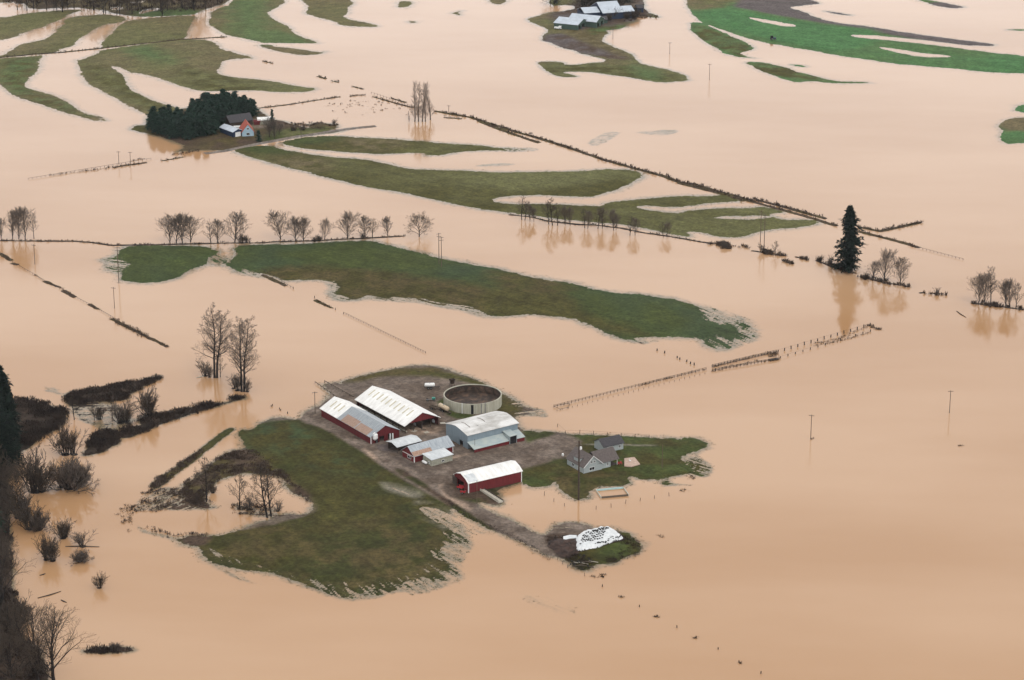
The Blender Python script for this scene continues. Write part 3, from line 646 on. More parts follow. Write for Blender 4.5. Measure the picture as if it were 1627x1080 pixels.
# ------------------------------------------------------------------ brush: uncountable scrub as single "stuff" objects
def brush(name, label, spots, m, hmin, hmax, seed, blades=9, spread=0.8, thick=0.07):
    r = np.random.default_rng(seed)
    n = len(spots); S = np.array(spots, float)
    N = n*blades
    base = np.repeat(S, blades, 0)
    ang = r.uniform(0, 2*np.pi, N); rad = np.sqrt(r.uniform(0, 1, N))*spread
    hh = np.repeat(r.uniform(hmin, hmax, n), blades)*r.uniform(.45, 1, N)
    b = base.copy(); b[:,0] += rad*np.cos(ang); b[:,1] += rad*np.sin(ang); b[:,2] -= .12
    lean = r.normal(0, .38, (N,2))
    top = b.copy(); top[:,0] += lean[:,0]*hh; top[:,1] += lean[:,1]*hh; top[:,2] += hh
    a2 = r.uniform(0, 2*np.pi, N); wv = np.stack([np.cos(a2), np.sin(a2), np.zeros(N)], 1)*thick*r.uniform(.6,1.6,(N,1))*np.clip(hh,0.5,2)[:,None]
    V = np.concatenate([b-wv, b+wv, top+wv*.3, (b+top)/2 + np.roll(wv,1,0)*3], 1).reshape(-1, 3)
    k = np.arange(N)*4
    F = np.concatenate([np.stack([k,k+1,k+2],1), np.stack([k,k+3,k+2],1)])
    me = bpy.data.meshes.new(name); me.vertices.add(len(V)); me.vertices.foreach_set('co', V.astype(np.float32).ravel())
    me.loops.add(len(F)*3); me.loops.foreach_set('vertex_index', F.astype(np.int32).ravel())
    me.polygons.add(len(F)); me.polygons.foreach_set('loop_start', np.arange(0, len(F)*3, 3, dtype=np.int32)); me.update()
    me.materials.append(m)
    o = bpy.data.objects.new(name, me); COL.objects.link(o)
    return tag(o, label, 'brush', kind='stuff')

def along(line, step, w, z=0.15, prob=1.0, rr=random.Random(5)):
    out = []
    p = [P(*q) for q in line]
    for a, b in zip(p[:-1], p[1:]):
        d = b-a; L = d.length; t = d.normalized(); nn = Vector((-t.y, t.x, 0)); s = 0
        while s < L:
            if rr.random() < prob:
                q = a + t*s + nn*rr.gauss(0, w/2.5); out.append((q.x, q.y, z))
            s += step*rr.uniform(.6, 1.4)
    return out

def inside(poly_px, n, z=0.3, seed=1):
    wp = worldpoly(poly_px); r = np.random.default_rng(seed)
    x0, y0 = wp.min(0); x1, y1 = wp.max(0); out = []
    X = r.uniform(x0, x1, n*4); Y = r.uniform(y0, y1, n*4); s = sdist(X, Y, wp) + 1.5*fbm(X, Y, 5, seed) + .6
    dn = fbm(X, Y, 6, seed+3)
    keep_ = out
    rq = r.uniform(size=len(X))
    for x, y, k, d_, q_ in zip(X, Y, s, dn, rq):
        if q_ > .55 + 1.3*d_: continue
        if k > 0 and len(out) < n: keep_.append((x, y, z))
    return out

print('shore', len(SHORE))
brush('shore_grass', 'half-drowned grass thinning out along the flooded field edges', SHORE, M['wet_grass'], .10, .30, 77, blades=8, spread=.55, thick=.22)
sp = []
for l in dike_main: sp += along(l, .9, 2.2, .35)
for l in dike_low: sp += along(l, 1.6, 1.5, .2, .7)
brush('brush', 'brown scrub growing all along the long straight dike', sp, M['brush'], .5, 2.0, 1)
sp = []
for l in dike_far: sp += along(l, 1.3, 2.0, .2)
sp += along(ZA([(-20,355),(200,333),(360,322),(600,298),(860,268),(1100,243),(1400,225)]), 2.0, 1.6, .3)
sp += along(ZA([(310,1075),(560,1045),(700,1025),(900,995)]), 1.5, 1.5, .2) + along(ZA([(800,988),(880,972)]), 1, 2, .1) + along(ZA([(1050,950),(1140,938),(1160,930),(1220,925)]), .6, 3, .2)
brush('brush', 'low brown scrub on the distant broken dikes and road edges', sp, M['brush'], .4, 1.5, 2)
sp = along(bank_line, .8, 1.6, .2, .9) + along(bank_line2, 1.0, 2.0, .1, .8)
brush('brush', 'dark scrub on the thin bank under the rows of bare trees', sp, M['dark_brush'], .3, 1.3, 3)
sp = []
for l in [ZC([(70,455),(110,465)]), ZC([(270,565),(370,605),(460,665)]), ZC([(545,705),(605,740)]), ZD([(140,525),(290,595)]), ZD([(465,680),(570,732)]), ZC([(0,395),(70,440)])]: sp += along(l, .8, 1.0, .1)
sp += along(ZC([(200,528),(230,534)]), .8, .8, 0)
for l in [ZC([(680,795),(780,845),(900,905)])]: sp += along(l, .25, 2.4, .2)
sp += along(ZC([(880,900),(1040,972)]), .7, .8, .1)
brush('brush', 'brown scrub on the slanting ditch bank at the left', sp, M['brush'], .3, 1.1, 4)
sp = (inside(ZL([(-100,480),(60,300),(110,288),(200,290),(300,320),(350,345),(405,352),(400,430),(360,470),(280,500),(200,560),(115,612),(65,700),(40,820),(40,1000),(-100,1000)]), 2600, .5, 5) +
      inside(ZL([(400,250),(600,220),(800,185),(980,140),(985,155),(830,240),(780,260),(790,290),(650,300),(500,310),(420,320)]), 1100, .3, 6) +
      inside(ZL([(850,410),(900,385),(1050,370),(1200,325),(1400,300),(1430,268),(1510,270),(1400,310),(1250,350),(1100,400),(950,450),(850,500),(760,525),(718,500),(750,478)]), 1200, .3, 7) +
      inside(ZL([(560,540),(600,490),(680,475),(730,500),(740,540),(650,600),(560,630),(515,625)]), 500, .3, 8) +
      inside(ZM([(500,905),(700,882),(810,895),(700,915)]), 90, .1, 9))
brush('brush', 'dense dark brush covering the river banks at the left edge', sp, M['dark_brush'], .4, 1.9, 5, blades=11, spread=1.8)
sp = inside(ZM([(-200,0),(60,100),(60,400),(90,560),(100,660),(50,760),(150,850),(250,930),(290,1100),(-200,1100)]), 1500, .6, 10)
brush('brush', 'tangled brown brush filling the lower left corner', sp, M['dark_brush'], 1.0, 3.0, 6, blades=10, spread=1.8)
sp = (inside(ZP([(300,370),(320,340),(430,260),(500,215),(600,200),(680,240),(780,350),(700,315),(600,303),(520,310),(450,335),(385,380),(420,450),(330,440)]), 1500, .35, 11) +
      inside(ZP([(150,360),(280,270),(360,215),(400,200),(280,300),(190,372)]), 420, .4, 12) +
      inside(ZP([(130,380),(300,360),(330,430),(200,470),(60,470)]), 260, .0, 13) + inside(ZP([(20,440),(100,430),(80,560),(40,540)]), 60, 0, 14) +
      along(ZP([(150,535),(185,552),(240,570),(330,565)]), .9, 2, 0) + along(ZP([(330,565),(400,575)]), .4, 2, .1) + inside(ZP([(510,430),(700,440),(720,490),(520,480)]), 140, 0, 15) + along(ZP([(700,310),(780,360),(820,405),(860,430)]), .8, 2, .2))
brush('brush', 'brown marsh brush round the flooded pond', sp, M['brush'], .35, 1.4, 7)
sp = along(Z5([(180,540),(420,680),(560,770),(760,880),(900,990)]) + [(790,842),(840,868),(875,890)], .5, 1.6, .4)
brush('brush', 'dark weeds along the causeway edge beside the green field', sp, M['dark_brush'], .2, .7, 8)
sp = inside(ZH([(300,930),(450,940),(480,1000),(440,1030),(390,1022),(330,985)]), 260, .4, 17) + inside(ZH([(170,810),(350,830),(360,900),(230,900)]), 160, .5, 18) + inside(ZH([(640,800),(780,870),(760,930),(650,960),(520,990),(640,880)]), 260, .3, 19)
brush('brush', 'dark weeds and rubble around the white sheeted pile', sp, M['dark_brush'], .2, .8, 9)
sp = (along(ZI([(870,218),(960,195),(1050,172),(1140,155)]), .5, 1.6, 0) + along(ZI([(870,236),(960,214),(1060,195),(1150,185)]), .8, 1.2, 0) + along(ZI([(1290,122),(1400,98),(1530,45)]), .8, 1.2, 0) + along(ZI([(1300,128),(1420,105),(1530,72)]), .9, 1.0, 0) +
      along(ZI([(560,297),(700,262),(845,228)]), .8, .9, 0) + inside(ZI([(1515,40),(1545,45),(1545,55),(1520,52)]), 30, 0, 3) + inside(ZI([(1550,55),(1575,53),(1575,65),(1550,66)]), 25, 0, 3) + inside(ZI([(1100,160),(1140,155),(1145,175),(1110,180)]), 60, 0, 4))
brush('brush', 'dry weeds tangled in the long double fence across the water', sp, M['brush'], .3, 1.1, 10)
sp = []
for a in [(110,425,250,455,120), (330,460,375,478,24), (420,470,650,560,150), (660,565,960,635,110), (1300,715,1620,765,150), (1010,660,1165,680,22), (230,480,290,500,30)]:
    sp += inside(ZG([(a[0],a[1]),(a[2],a[3]-6),(a[2],a[3]+6),(a[0],a[1]+16)]), a[4], .15, a[4])
sp += along(ZE([(1340,412),(1500,430)]), .5, 3, 0) + along(ZE([(1530,428),(1580,440)]), .5, 2.5, 0) + inside(ZE([(1390,410),(1465,410),(1465,445),(1390,445)]), 90, .1, 12)
brush('brush', 'brown scrub under the trees on the right-hand bank', sp, M['brush'], .5, 2.2, 11)
sp = inside(ZB([(400,560),(700,530),(930,580),(930,620),(560,620)]), 60, -.25, 22) + inside(ZB([(230,660),(530,660),(540,700),(240,700)]), 160, .1, 23) + inside(ZT([(950,110),(1120,110),(1120,135),(960,130)]), 60, .1, 24) + inside(ZT([(820,120),(960,110),(940,150),(830,160)]), 120, .2, 25)
brush('brush', 'sparse scrub and debris around the distant farms', sp, M['brush'], .4, 1.6, 12)
sp = inside(ZA([(-60,20),(430,40),(640,70),(1200,80),(1400,10),(1400,-60),(-60,-60)]), 520, .5, 26)
brush('brush', 'dark undergrowth beneath the far top-left trees', sp, M['dark_brush'], 1.0, 4.0, 13, spread=2)

# ------------------------------------------------------------------ TREES
def gen_bare(name, seed, H, kind, tm, cm):
    r = random.Random(seed); T = MB(); Cn = MB()
    K = dict(round=dict(n=(26,9,6), len=(.42,.5,.5), ang=(36,38,42), up=.07, first=.05, trunk=.82, shape='fan'),
             fandark=dict(n=(24,9,6), len=(.44,.5,.5), ang=(38,38,42), up=.07, first=.10, trunk=.85, shape='fan'),
             spread=dict(n=(20,11,8), len=(.52,.5,.5), ang=(55,45,45), up=.05, first=.08, trunk=.6, shape='dome'),
             tall=dict(n=(30,9,7), len=(.25,.48,.5), ang=(60,42,45), up=.09, first=.26, trunk=.97, shape='col'),
             poplar=dict(n=(70,7,3), len=(.20,.45,.5), ang=(30,26,28), up=.05, first=.05, trunk=.98, shape='pop'),
             sparse=dict(n=(18,7,5), len=(.34,.5,.5), ang=(50,42,45), up=.08, first=.16, trunk=.9, shape='dome'))[kind]
    def br(p, d, L, rad, lvl):
        ns = (10, 5, 3, 2)[lvl]; mb = T if lvl == 0 or (lvl == 1 and rad > .05 and kind != 'poplar') else Cn
        sides = (7, 4, 3, 3)[lvl]; pts = [Vector(p)]; dd = Vector(d)
        for i in range(ns):
            wob = (.05, .14, .2, .25)[lvl]
            dd = (dd + Vector((r.gauss(0, wob), r.gauss(0, wob), r.gauss(0, wob*.6) + (K['up'] if lvl else .06)))).normalized()
            pts.append(pts[-1] + dd*(L/ns))
        for i in range(ns):
            f0 = 1 - .85*i/ns; f1 = 1 - .85*(i+1)/ns
            mb.tube(pts[i], pts[i+1], max(rad*f0, .03), max(rad*f1, .022), sides)
        if lvl >= 3: return
        n = K['n'][lvl]
        for j in range(n):
            if lvl == 0:
                t = K['first'] + (1-K['first'])*(j+.5)/n
                if K['shape'] == 'dome': sl = math.sin(math.pi*min(1, .25+.72*t))**.6 * (1.15-.55*t)
                elif K['shape'] == 'fan': sl = (.55+.75*math.sin(math.pi*min(1, t*1.05+.1)))*(1.1-.35*t)
                elif K['shape'] == 'col': sl = (.75+.5*math.sin(math.pi*t))*(1.15-.6*t)
                else: sl = (1.1-.6*t)
            else: t = .25 + .75*(j+r.random())/n; sl = 1.15-.6*t
            k = min(ns-1, int(t*ns)); q = pts[k].lerp(pts[k+1], t*ns-k)
            base = (pts[k+1]-pts[k]).normalized()
            a = math.radians(K['ang'][lvl]*r.uniform(.7, 1.25)); az = r.uniform(0, 2*math.pi) if lvl else j*2.4 + r.uniform(-.4,.4)
            o1 = base.orthogonal().normalized(); o2 = base.cross(o1)
            nd = base*math.cos(a) + (o1*math.cos(az)+o2*math.sin(az))*math.sin(a)
            ref = H if lvl == 0 else L
            br(q, nd, ref*K['len'][lvl]*sl*r.uniform(.8, 1.15), max(rad*(1-.8*t)*(.5 if kind != 'poplar' else .16), .03), lvl+1)
    br((0,0,-.4), (r.gauss(0,.03), r.gauss(0,.03), 1), H*K['trunk'], H*(.017 if kind != 'fandark' else .024), 0)
    if kind == 'spread' or kind == 'tall2': pass
    root = bpy.data.objects.new(name, None)
    for nm, mb, mm in (('trunk', T, tm), ('crown', Cn, cm)):
        ob = bpy.data.objects.new(nm, mb.mesh(nm, mm)); ob.parent = root
    root['H'] = float(np.percentile([q[2] for q in Cn.v], 99.3))
    return root

def gen_shrub(name, seed, H, n0, spread, cm, tm, dens=7):
    r = random.Random(seed); T = MB(); Cn = MB()
    def br(p, d, L, rad, lvl):
        ns = (5, 3, 2)[lvl]; pts = [Vector(p)]; dd = Vector(d)
        for i in range(ns):
            dd = (dd + Vector((r.gauss(0,.13), r.gauss(0,.13), .05))).normalized(); pts.append(pts[-1]+dd*(L/ns))
        mb = T if lvl == 0 else Cn
        for i in range(ns): mb.tube(pts[i], pts[i+1], max(rad*(1-.7*i/ns), .03), max(rad*(1-.7*(i+1)/ns), .024), 3)
        if lvl == 2: return
        for j in range(dens if lvl == 0 else 5):
            t = .15 + .85*r.random(); k = min(ns-1, int(t*ns)); q = pts[k].lerp(pts[k+1], t*ns-k)
            b = (pts[k+1]-pts[k]).normalized(); o1 = b.orthogonal().normalized(); o2 = b.cross(o1); az = r.uniform(0, 6.28); a = math.radians(r.uniform(20, 50))
            br(q, b*math.cos(a)+(o1*math.cos(az)+o2*math.sin(az))*math.sin(a), L*.42*r.uniform(.7,1.2)*(1.1-.4*t), rad*.45, lvl+1)
    T.tube((0,0,-.7), (0,0,.02), .16*H, .15*H, 7, True)
    for i in range(n0):
        az = r.uniform(0, 6.28); a = abs(r.gauss(0, spread)); rr = r.uniform(0, .14*H)
        br((rr*math.cos(az), rr*math.sin(az), -.3), (math.sin(a)*math.cos(az), math.sin(a)*math.sin(az), math.cos(a)), H*r.uniform(.6,1.0)*.95, .07*H/5, 0)
    root = bpy.data.objects.new(name, None)
    for nm, mb, mm in (('stems', T, tm), ('crown', Cn, cm)):
        ob = bpy.data.objects.new(nm, mb.mesh(nm, mm)); ob.parent = root
    root['H'] = float(np.percentile([q[2] for q in Cn.v], 99.3))
    return root

def gen_fir(name, seed, H, R, levels, per, quads, nm_mat, size, bare=.08, irregular=.3):
    r = random.Random(seed); T = MB(); Cn = MB()
    T.tube((0,0,-.5), (0,0,H*.55), H*.016, H*.008, 6); T.tube((0,0,H*.55), (0,0,H*.98), H*.008, .03, 5)
    for i in range(levels):
        t = bare + (1-bare)*(i/(levels-1)); z = H*t
        prof = (1-t)**.74*(.6+.4*min(1, t/.22))
        if levels > 14: prof *= (1 + .25*math.sin(t*19+seed) * (1-t))*r.uniform(.66, 1.22)
        else: prof = (1-t**1.6)**.8*(.7+.3*min(1, t/.2))
        for j in range(per):
            az = r.uniform(0, 6.28); L = max(.35, R*prof*r.uniform(1-irregular*.6, 1+irregular*.25)*(1+irregular*.7*math.sin(az*2+t*23+seed)*math.sin(t*31+az)))
            dz = -.18 if t < .7 else .25
            for k in range(quads):
                s = (k+r.random())/quads
                c = Vector((math.cos(az)*L*s, math.sin(az)*L*s, z + L*s*dz + r.gauss(0,.25)*size))
                c += Vector((r.gauss(0,.35), r.gauss(0,.35), 0))*size*(1-.3*s)
                u = Vector((math.cos(az+r.gauss(0,.6)), math.sin(az+r.gauss(0,.6)), r.gauss(-.25,.35))).normalized()
                v = u.cross(Vector((r.gauss(0,.5), r.gauss(0,.5), 1))).normalized()
                a = size*r.uniform(.6,1.3); b = a*r.uniform(.35,.7)
                Cn.add([c-u*a*.5, c+v*b*.5, c+u*a*.9, c-v*b*.5], [(0,1,2,3)])
    root = bpy.data.objects.new(name, None)
    for nm, mb, mm in (('trunk', T, M['dark_bark']), ('crown', Cn, nm_mat)):
        ob = bpy.data.objects.new(nm, mb.mesh(nm, mm)); ob.parent = root
    root['H'] = float(np.percentile([q[2] for q in Cn.v], 99.3))
    return root

def put(proto, px, py, top=None, h=None, label=None, cat='tree', group=None, wide=1.0, z=0.0, rz=None):
    hh = h if h else height_of(px, py, top, z)
    s = hh/proto['H']
    o = copy_thing(proto, P(px, py, z), RNG.uniform(0, 6.28) if rz is None else rz, (s*wide, s*wide, s), label, cat, group)
    if 'H' in o: del o['H']
    return o

B_round = [gen_bare('bare_tree', 100+i, 14, 'round', M['bark'], M['twig']) for i in range(7)]
B_fan = [gen_bare('bare_tree', 190+i, 24, 'fandark', M['dark_bark'], M['dark_twig']) for i in range(2)]
B_spread = [gen_bare('bare_tree', 120+i, 14, 'spread', M['bark'], M['twig']) for i in range(2)]
B_tall = [gen_bare('bare_tree', 140+i, 30, 'tall', M['dark_bark'], M['twig']) for i in range(2)]
B_sparse = [gen_bare('bare_tree', 150+i, 16, 'sparse', M['dark_bark'], M['dark_twig']) for i in range(3)]
B_dark = [gen_bare('bare_tree', 160+i, 18, 'spread', M['dark_bark'], M['dark_twig']) for i in range(2)]
B_poplar = [gen_bare('poplar_tree', 170+i, 24, 'poplar', M['twig'], M['poplar_twig']) for i in range(2)]
S_up = [gen_shrub('bare_shrub', 200+i, 6, 15, .28, M['twig'], M['dark_bark']) for i in range(3)]
S_dark = [gen_shrub('bare_shrub', 210+i, 6, 22, .38, M['dark_twig'], M['dark_bark'], 8) for i in range(3)]
S_dome = [gen_shrub('bare_shrub', 220+i, 5, 60, .7, M['twig'], M['dark_bark'], 9) for i in range(2)]
F_big = gen_fir('fir_tree', 301, 33, 8.8, 36, 14, 12, M['needles'], 1.6, bare=.08, irregular=.62)
F_grove = [gen_fir('fir_tree', 310+i, 14, 4.2, 13, 9, 6, M['grove_needles'], 1.35, bare=.12, irregular=.5) for i in range(3)]

ORD = ['first','second','third','fourth','fifth','sixth','seventh','eighth','ninth','tenth','eleventh','twelfth']
# far-left row, left of the frame edge
for i, (x, y, t) in enumerate([(2,381,346),(20,380,334),(30,380,329),(40,380,328),(54,379,336)]):
    put(B_round[i % 7] if i != 4 else B_tall[0], x, y, t, label='bare tree in the clump at the left edge, %s from the left' % ORD[i], group='bare trees in the left-edge clump', wide=.8)
row = [(270,386,344,'small'),(280,386,342,'slim'),(290,386,341,'tall'),(303,385,345,'wide'),(335,386,357,'low'),(346,386,352,'low'),(373,385,340,'broad'),(446,380,339,'broad'),(470,383,346,'dark'),(482,383,348,'low'),(516,381,351,'small'),(552,379,338,'broad'),(580,378,346,'low'),(592,377,349,'low'),(616.5,375,346,'small')]
for i, (x, y, t, k) in enumerate(row):
    put((B_round + [B_sparse[0], B_round[2]])[(i*4) % 9], x, y, t-3, label='%s bare tree on the bank above the green field, number %s counting from the left' % (k, ['one','two','three','four','five','six','seven','eight','nine','ten','eleven','twelve','thirteen','fourteen','fifteen'][i]), group='bare trees in a row on the bank above the green field', wide=1.0 if k in ('slim','tall','small') else 1.2)
put(B_dark[0], 666, 376, 340, label='dark spreading bare tree standing alone at the right end of the bank', wide=1.0)
for i, (x, y, t) in enumerate([(384,386,370),(392,385,374),(507,383,372),(577,379,369),(500,384,375)]):
    put(S_dark[i % 3], x, y, t, label='dark shrub at the foot of the bare tree row, %s from the left' % ORD[i], cat='shrub', group='dark shrubs under the tree row')
for i, (x, t) in enumerate([(659,131),(665,130),(671,132),(676,140),(684,130)]):
    put(B_poplar[i % 2], x, 193 if i < 4 else 190, t, label=['leftmost of the tall narrow poplars standing in flood water','second tall narrow poplar from the left in the water','third tall narrow poplar from the left in the water','shorter poplar between the close group and the separate one','rightmost tall narrow poplar, set apart from the others'][i], group='tall poplars in the flood')
put(B_poplar[1], 650, 194, 176, label='small thin young tree left of the tall poplars')
for i, (x, y, t, k) in enumerate([(829,349,311,0),(834,350,318,0),(842,352,330,1),(848,352,335,1),(872,356,317,0),(878,358,313,0),(886,358,322,0),(898,357,332,1),(906,358,333,1),(929,362,330,0),(934,363,338,1),(950,363,328,0),(957,363,334,1),(975,366,337,1),(979,365,345,1),(1001,374,343,0),(1009,374,350,1),(1054,377,352,0),(1060,377,357,1)]):
    put([B_sparse, B_round][k][i % 3], x, y, t-5*k, label='thin bare %s in the half-drowned row on the middle bank, %s from its left end' % ('tree' if not k else 'shrub', (['first','second','third','fourth','fifth','sixth','seventh','eighth','ninth','tenth','eleventh','twelfth','thirteenth','fourteenth','fifteenth','sixteenth','seventeenth','eighteenth','nineteenth'])[i]),
        cat='tree' if not k else 'shrub', group='thin trees and shrubs along the middle bank', wide=1.0 if not k else .8)
put(S_dome[0], 1151, 393, 384, label='low round shrub at the end of the middle bank', cat='shrub')
put(S_up[0], 1211, 401, 386, label='wide low brown shrub at the foot of the paired poles', cat='shrub')
put(B_sparse[1], 1232, 404, 381, label='small bare tree just right of the paired poles')
put(S_dark[1], 1303, 415, 405, label='low shrub left of the big fir', cat='shrub')
put(S_up[1], 1320, 421, 404, label='pale shrub directly left of the big fir', cat='shrub')
put(F_big, 1347, 431, 329, label='tall dark fir standing alone on the bank at the right', cat='tree', rz=.6)
for i, (x, y, t) in enumerate([(1386,446,415),(1404,448,395),(1431,453,409)]):
    put(B_round[(i+1) % 4], x, y, t, label=['left, lowest of three bare trees right of the fir','middle, tallest of three bare trees right of the fir','right-hand one of three bare trees right of the fir'][i], group='three bare trees right of the fir')
put(S_dark[2], 1375, 444, 432, label='small dark shrub at the left of the three bare trees', cat='shrub')
put(S_up[2], 1488, 467, 456, label='tiny shrub alone in the water on the right', cat='shrub')
for i, (x, y, t) in enumerate([(1555,483,436),(1565,484,434),(1574,484,424),(1598,487,444),(1604,488,442),(1614,490,450)]):
    put([B_round[0],B_round[3],B_tall[1],B_round[1],B_round[2],B_sparse[0]][i], x, y, t, label='bare tree in the clump at the right edge, %s from the left' % ORD[i], group='bare trees at the right edge', wide=.9)
# near tall cottonwoods
for i, (x, y, t, k) in enumerate([(341,600,487,0),(345,600,492,1),(384,622,508,1),(388,622,505,0)]):
    put(B_tall[k], x, y, t, label=['left trunk of the left pair of tall bare trees by the creek','right trunk of the left pair of tall bare trees by the creek','left trunk of the right pair of tall bare trees by the creek','right trunk of the right pair of tall bare trees by the creek'][i], group='tall bare trees in pairs by the creek', wide=1.0, rz=i*1.7)
put(B_sparse[0], 350, 599, 566, label='small leaning tree right beside the left tall pair')
for i, (x, y, t) in enumerate([(326,597,570),(333,599,580),(371,617,596),(378,620,590),(393,622,600)]):
    put(S_up[i % 3], x, y, t, label='small shrub at the foot of the tall paired trees, %s from the left' % ORD[i], cat='shrub', group='shrubs at the foot of the tall paired trees')
# pond trees
put(B_sparse[0], 328, 797, 728, label='dark bare tree on the marsh island in the pond')
put(B_sparse[1], 381, 807, 750, label='slim bare tree standing in the pond water')
put(S_up[1], 397, 809, 784, label='small bare shrub right of the slim pond tree', cat='shrub')
put(B_sparse[2], 425, 822, 733, label='left one of two tall trees at the pond shore')
put(B_sparse[1], 431, 820, 740, label='right one of two tall trees at the pond shore')
put(S_up[2], 441, 812, 795, label='low shrub on the pond shore right of the tall trees', cat='shrub')
put(S_dark[0], 338, 783, 768, label='small dark shrub behind the pond island tree', cat='shrub')
# left creek shrubs
for i, (x, y, t, pr, w_) in enumerate([(118,667,628,B_sparse[2],1),(150,668,640,B_sparse[0],1),(158,666,645,S_dark[0],1),(179,665,632,B_sparse[1],.8),(192,672,636,S_up[0],1),(200,670,640,S_dark[1],.9),(237,661,611,S_up[1],.95),(238,661,618,S_dark[2],.7),
        (104,722,676,S_dark[0],.9),(118,722,682,S_up[2],.9),(112,776,728,S_dome[0],.95),(126,772,738,S_dome[1],.8),(96,774,744,S_up[0],1),(57,781,716,S_dark[1],.8),(66,780,728,S_dark[2],.8),(30,822,768,S_dark[0],.8),(42,826,780,S_up[1],.9),
        (48,840,800,S_dark[2],1),(62,842,812,S_dome[0],.8),(100,855,825,S_dark[1],.9),(104,853,828,S_dark[0],.8),(74,889,848,S_dark[2],.7),(84,891,852,S_dark[0],.7),(132,868,845,S_up[2],1.5),(127,892,874,S_dome[1],1.1),(158,934,911,S_dark[1],.8),(26,765,738,S_up[0],.7),(184,1031,1021,S_dome[1],1.3)]):
    nm = 'shrub' if pr.name.startswith('bare_shrub') else 'tree'
    pl = ['behind the brushy creek bar','left of centre behind the creek bar','among the trees behind the creek bar','in the middle behind the creek bar','with many upright stems behind the creek bar','at the right behind the creek bar','fan shaped, at the tip of the long creek bar','dark heart of the fan-shaped clump on the creek bar',
          'left half of the clump on the near bank of the creek','right half of the clump on the near bank of the creek','big round mound in the creek water','right shoulder of the big round mound in the creek','left fringe of the big round mound in the creek','upright, left of the big mound','upright, between the left bank and the big mound','in the water by the left bank','next to the one by the left bank',
          'behind the flooded left bank','low and wide in the flooded left bank clump','dark, round, right of the left bank clump','small companion of the dark round one','dark post-like clump, lower left','second dark post-like clump, lower left','feathery pale one over a floating log','low one just below the floating log','alone in open water at the lower left','thin one near the dead stub at the left bank','low one on the small bar at the bottom left'][i]
    put(pr, x, y, t, label='bare %s %s' % (nm, pl), cat=nm, wide=w_)
put(B_fan[0], 6, 966, 862, label='large spreading bare tree at the left edge, lower down')
put(B_fan[1], 62, 1092, 968, label='dark bare tree at the bottom left, left of the fan-shaped one', wide=.8)
put(B_fan[0], 86, 1090, 972, label='fan-shaped bare tree at the bottom left corner', wide=1.05, rz=2.0)
put(B_dark[0], 20, 1100, 1000, label='dark bare tree in the bottom left corner brush', wide=.9)
put(B_sparse[2], 12, 1010, 950, label='dark bare tree between the two big left-edge trees')
for i, (x, y, t) in enumerate([(6,700,583),(-6,720,600),(18,702,612),(14,738,660)]):
    put(F_big, x, y, t, label=['tallest dark conifer at the left edge','dark conifer cut by the left edge of the picture','shorter dark conifer right of the tallest at the left edge','low dark conifer in front at the left edge'][i], group='dark conifers at the left edge', wide=[1.0,1.1,.85,1.2][i], rz=i*1.3)
le = random.Random(31)
for i in range(22):
    yy_ = 655 + i*19.5 + le.uniform(-5,5); xr = 62 if yy_ < 700 else (26 if yy_ < 800 else (14 if yy_ < 960 else 48))
    xx_ = le.uniform(-8, xr); hh_ = le.uniform(26, 60) if yy_ > 760 else le.uniform(16, 34)
    pr_ = (B_sparse + B_dark + S_dark + [B_fan[0]])[le.randrange(9)]
    nm = 'shrub' if pr_.name.startswith('bare_shrub') else 'tree'
    put(pr_, xx_, yy_, yy_-hh_, label='thin bare %s in the tangle along the left edge' % nm, cat=nm, group='thin bare %ss in the tangle along the left edge' % nm, wide=le.uniform(.8,1.1), z=.3)
put(F_grove[0], -4, 850, 800, label='small conifer on the left bank, halfway down the left edge')
# grove of firs
gp = worldpoly(Z6([(205,312),(235,345),(340,392),(450,400),(560,385),(640,352),(655,325),(700,312),(760,268),(870,262),(878,240),(800,212),(680,205),(545,228),(470,238),(470,285),(300,292)]), 1)
x0, y0 = gp.min(0); x1, y1 = gp.max(0); n = 0
yy = y0
while yy < y1:
    xx = x0
    while xx < x1:
        qx, qy = xx+RNG.uniform(-1.5,1.5), yy+RNG.uniform(-2,2)
        if sdist(np.array([qx]), np.array([qy]), gp)[0] > 0:
            hgt = RNG.uniform(9.0, 12.0)*(1 + .12*math.sin(xx*.13)); s = hgt/14
            o = copy_thing(F_grove[n % 3], (qx, qy, .3), RNG.uniform(0, 6.28), (s*1.45, s*1.45, s), 'dark evergreen in the dense grove beside the far red-roofed farmhouse', 'tree', 'evergreens in the dense grove')
            del o['H']; n += 1
        xx += 4.2
    yy += 5.4
print('grove', n)
put(F_grove[1], 433, 205, 174, label='pointed dark conifer behind the bare tree at the left farm', wide=.7)
put(F_grove[2], 411, 225, 207, label='rounded dark evergreen beside the red-roofed house', wide=1.3)
for i, (x, y, t, pr, w_) in enumerate([(428,219,186,B_round[0],.9),(437,221,190,B_round[2],.9),(443,215,196,B_round[1],1),(466,209,199,S_dark[0],1.1),(481,208,198,S_dark[1],1.1),(531,199,188,S_up[0],1.1)]):
    put(pr, x, y, t, label=['grey bare tree right of the red-roofed house','second grey bare tree right of the red-roofed house','lower bare tree on the right of the farmhouse pair','dark round shrub along the farm road, left one','dark round shrub along the farm road, right one','bare shrub by the flooded pens right of the left farm'][i], cat='tree' if i < 3 else 'shrub', wide=w_)
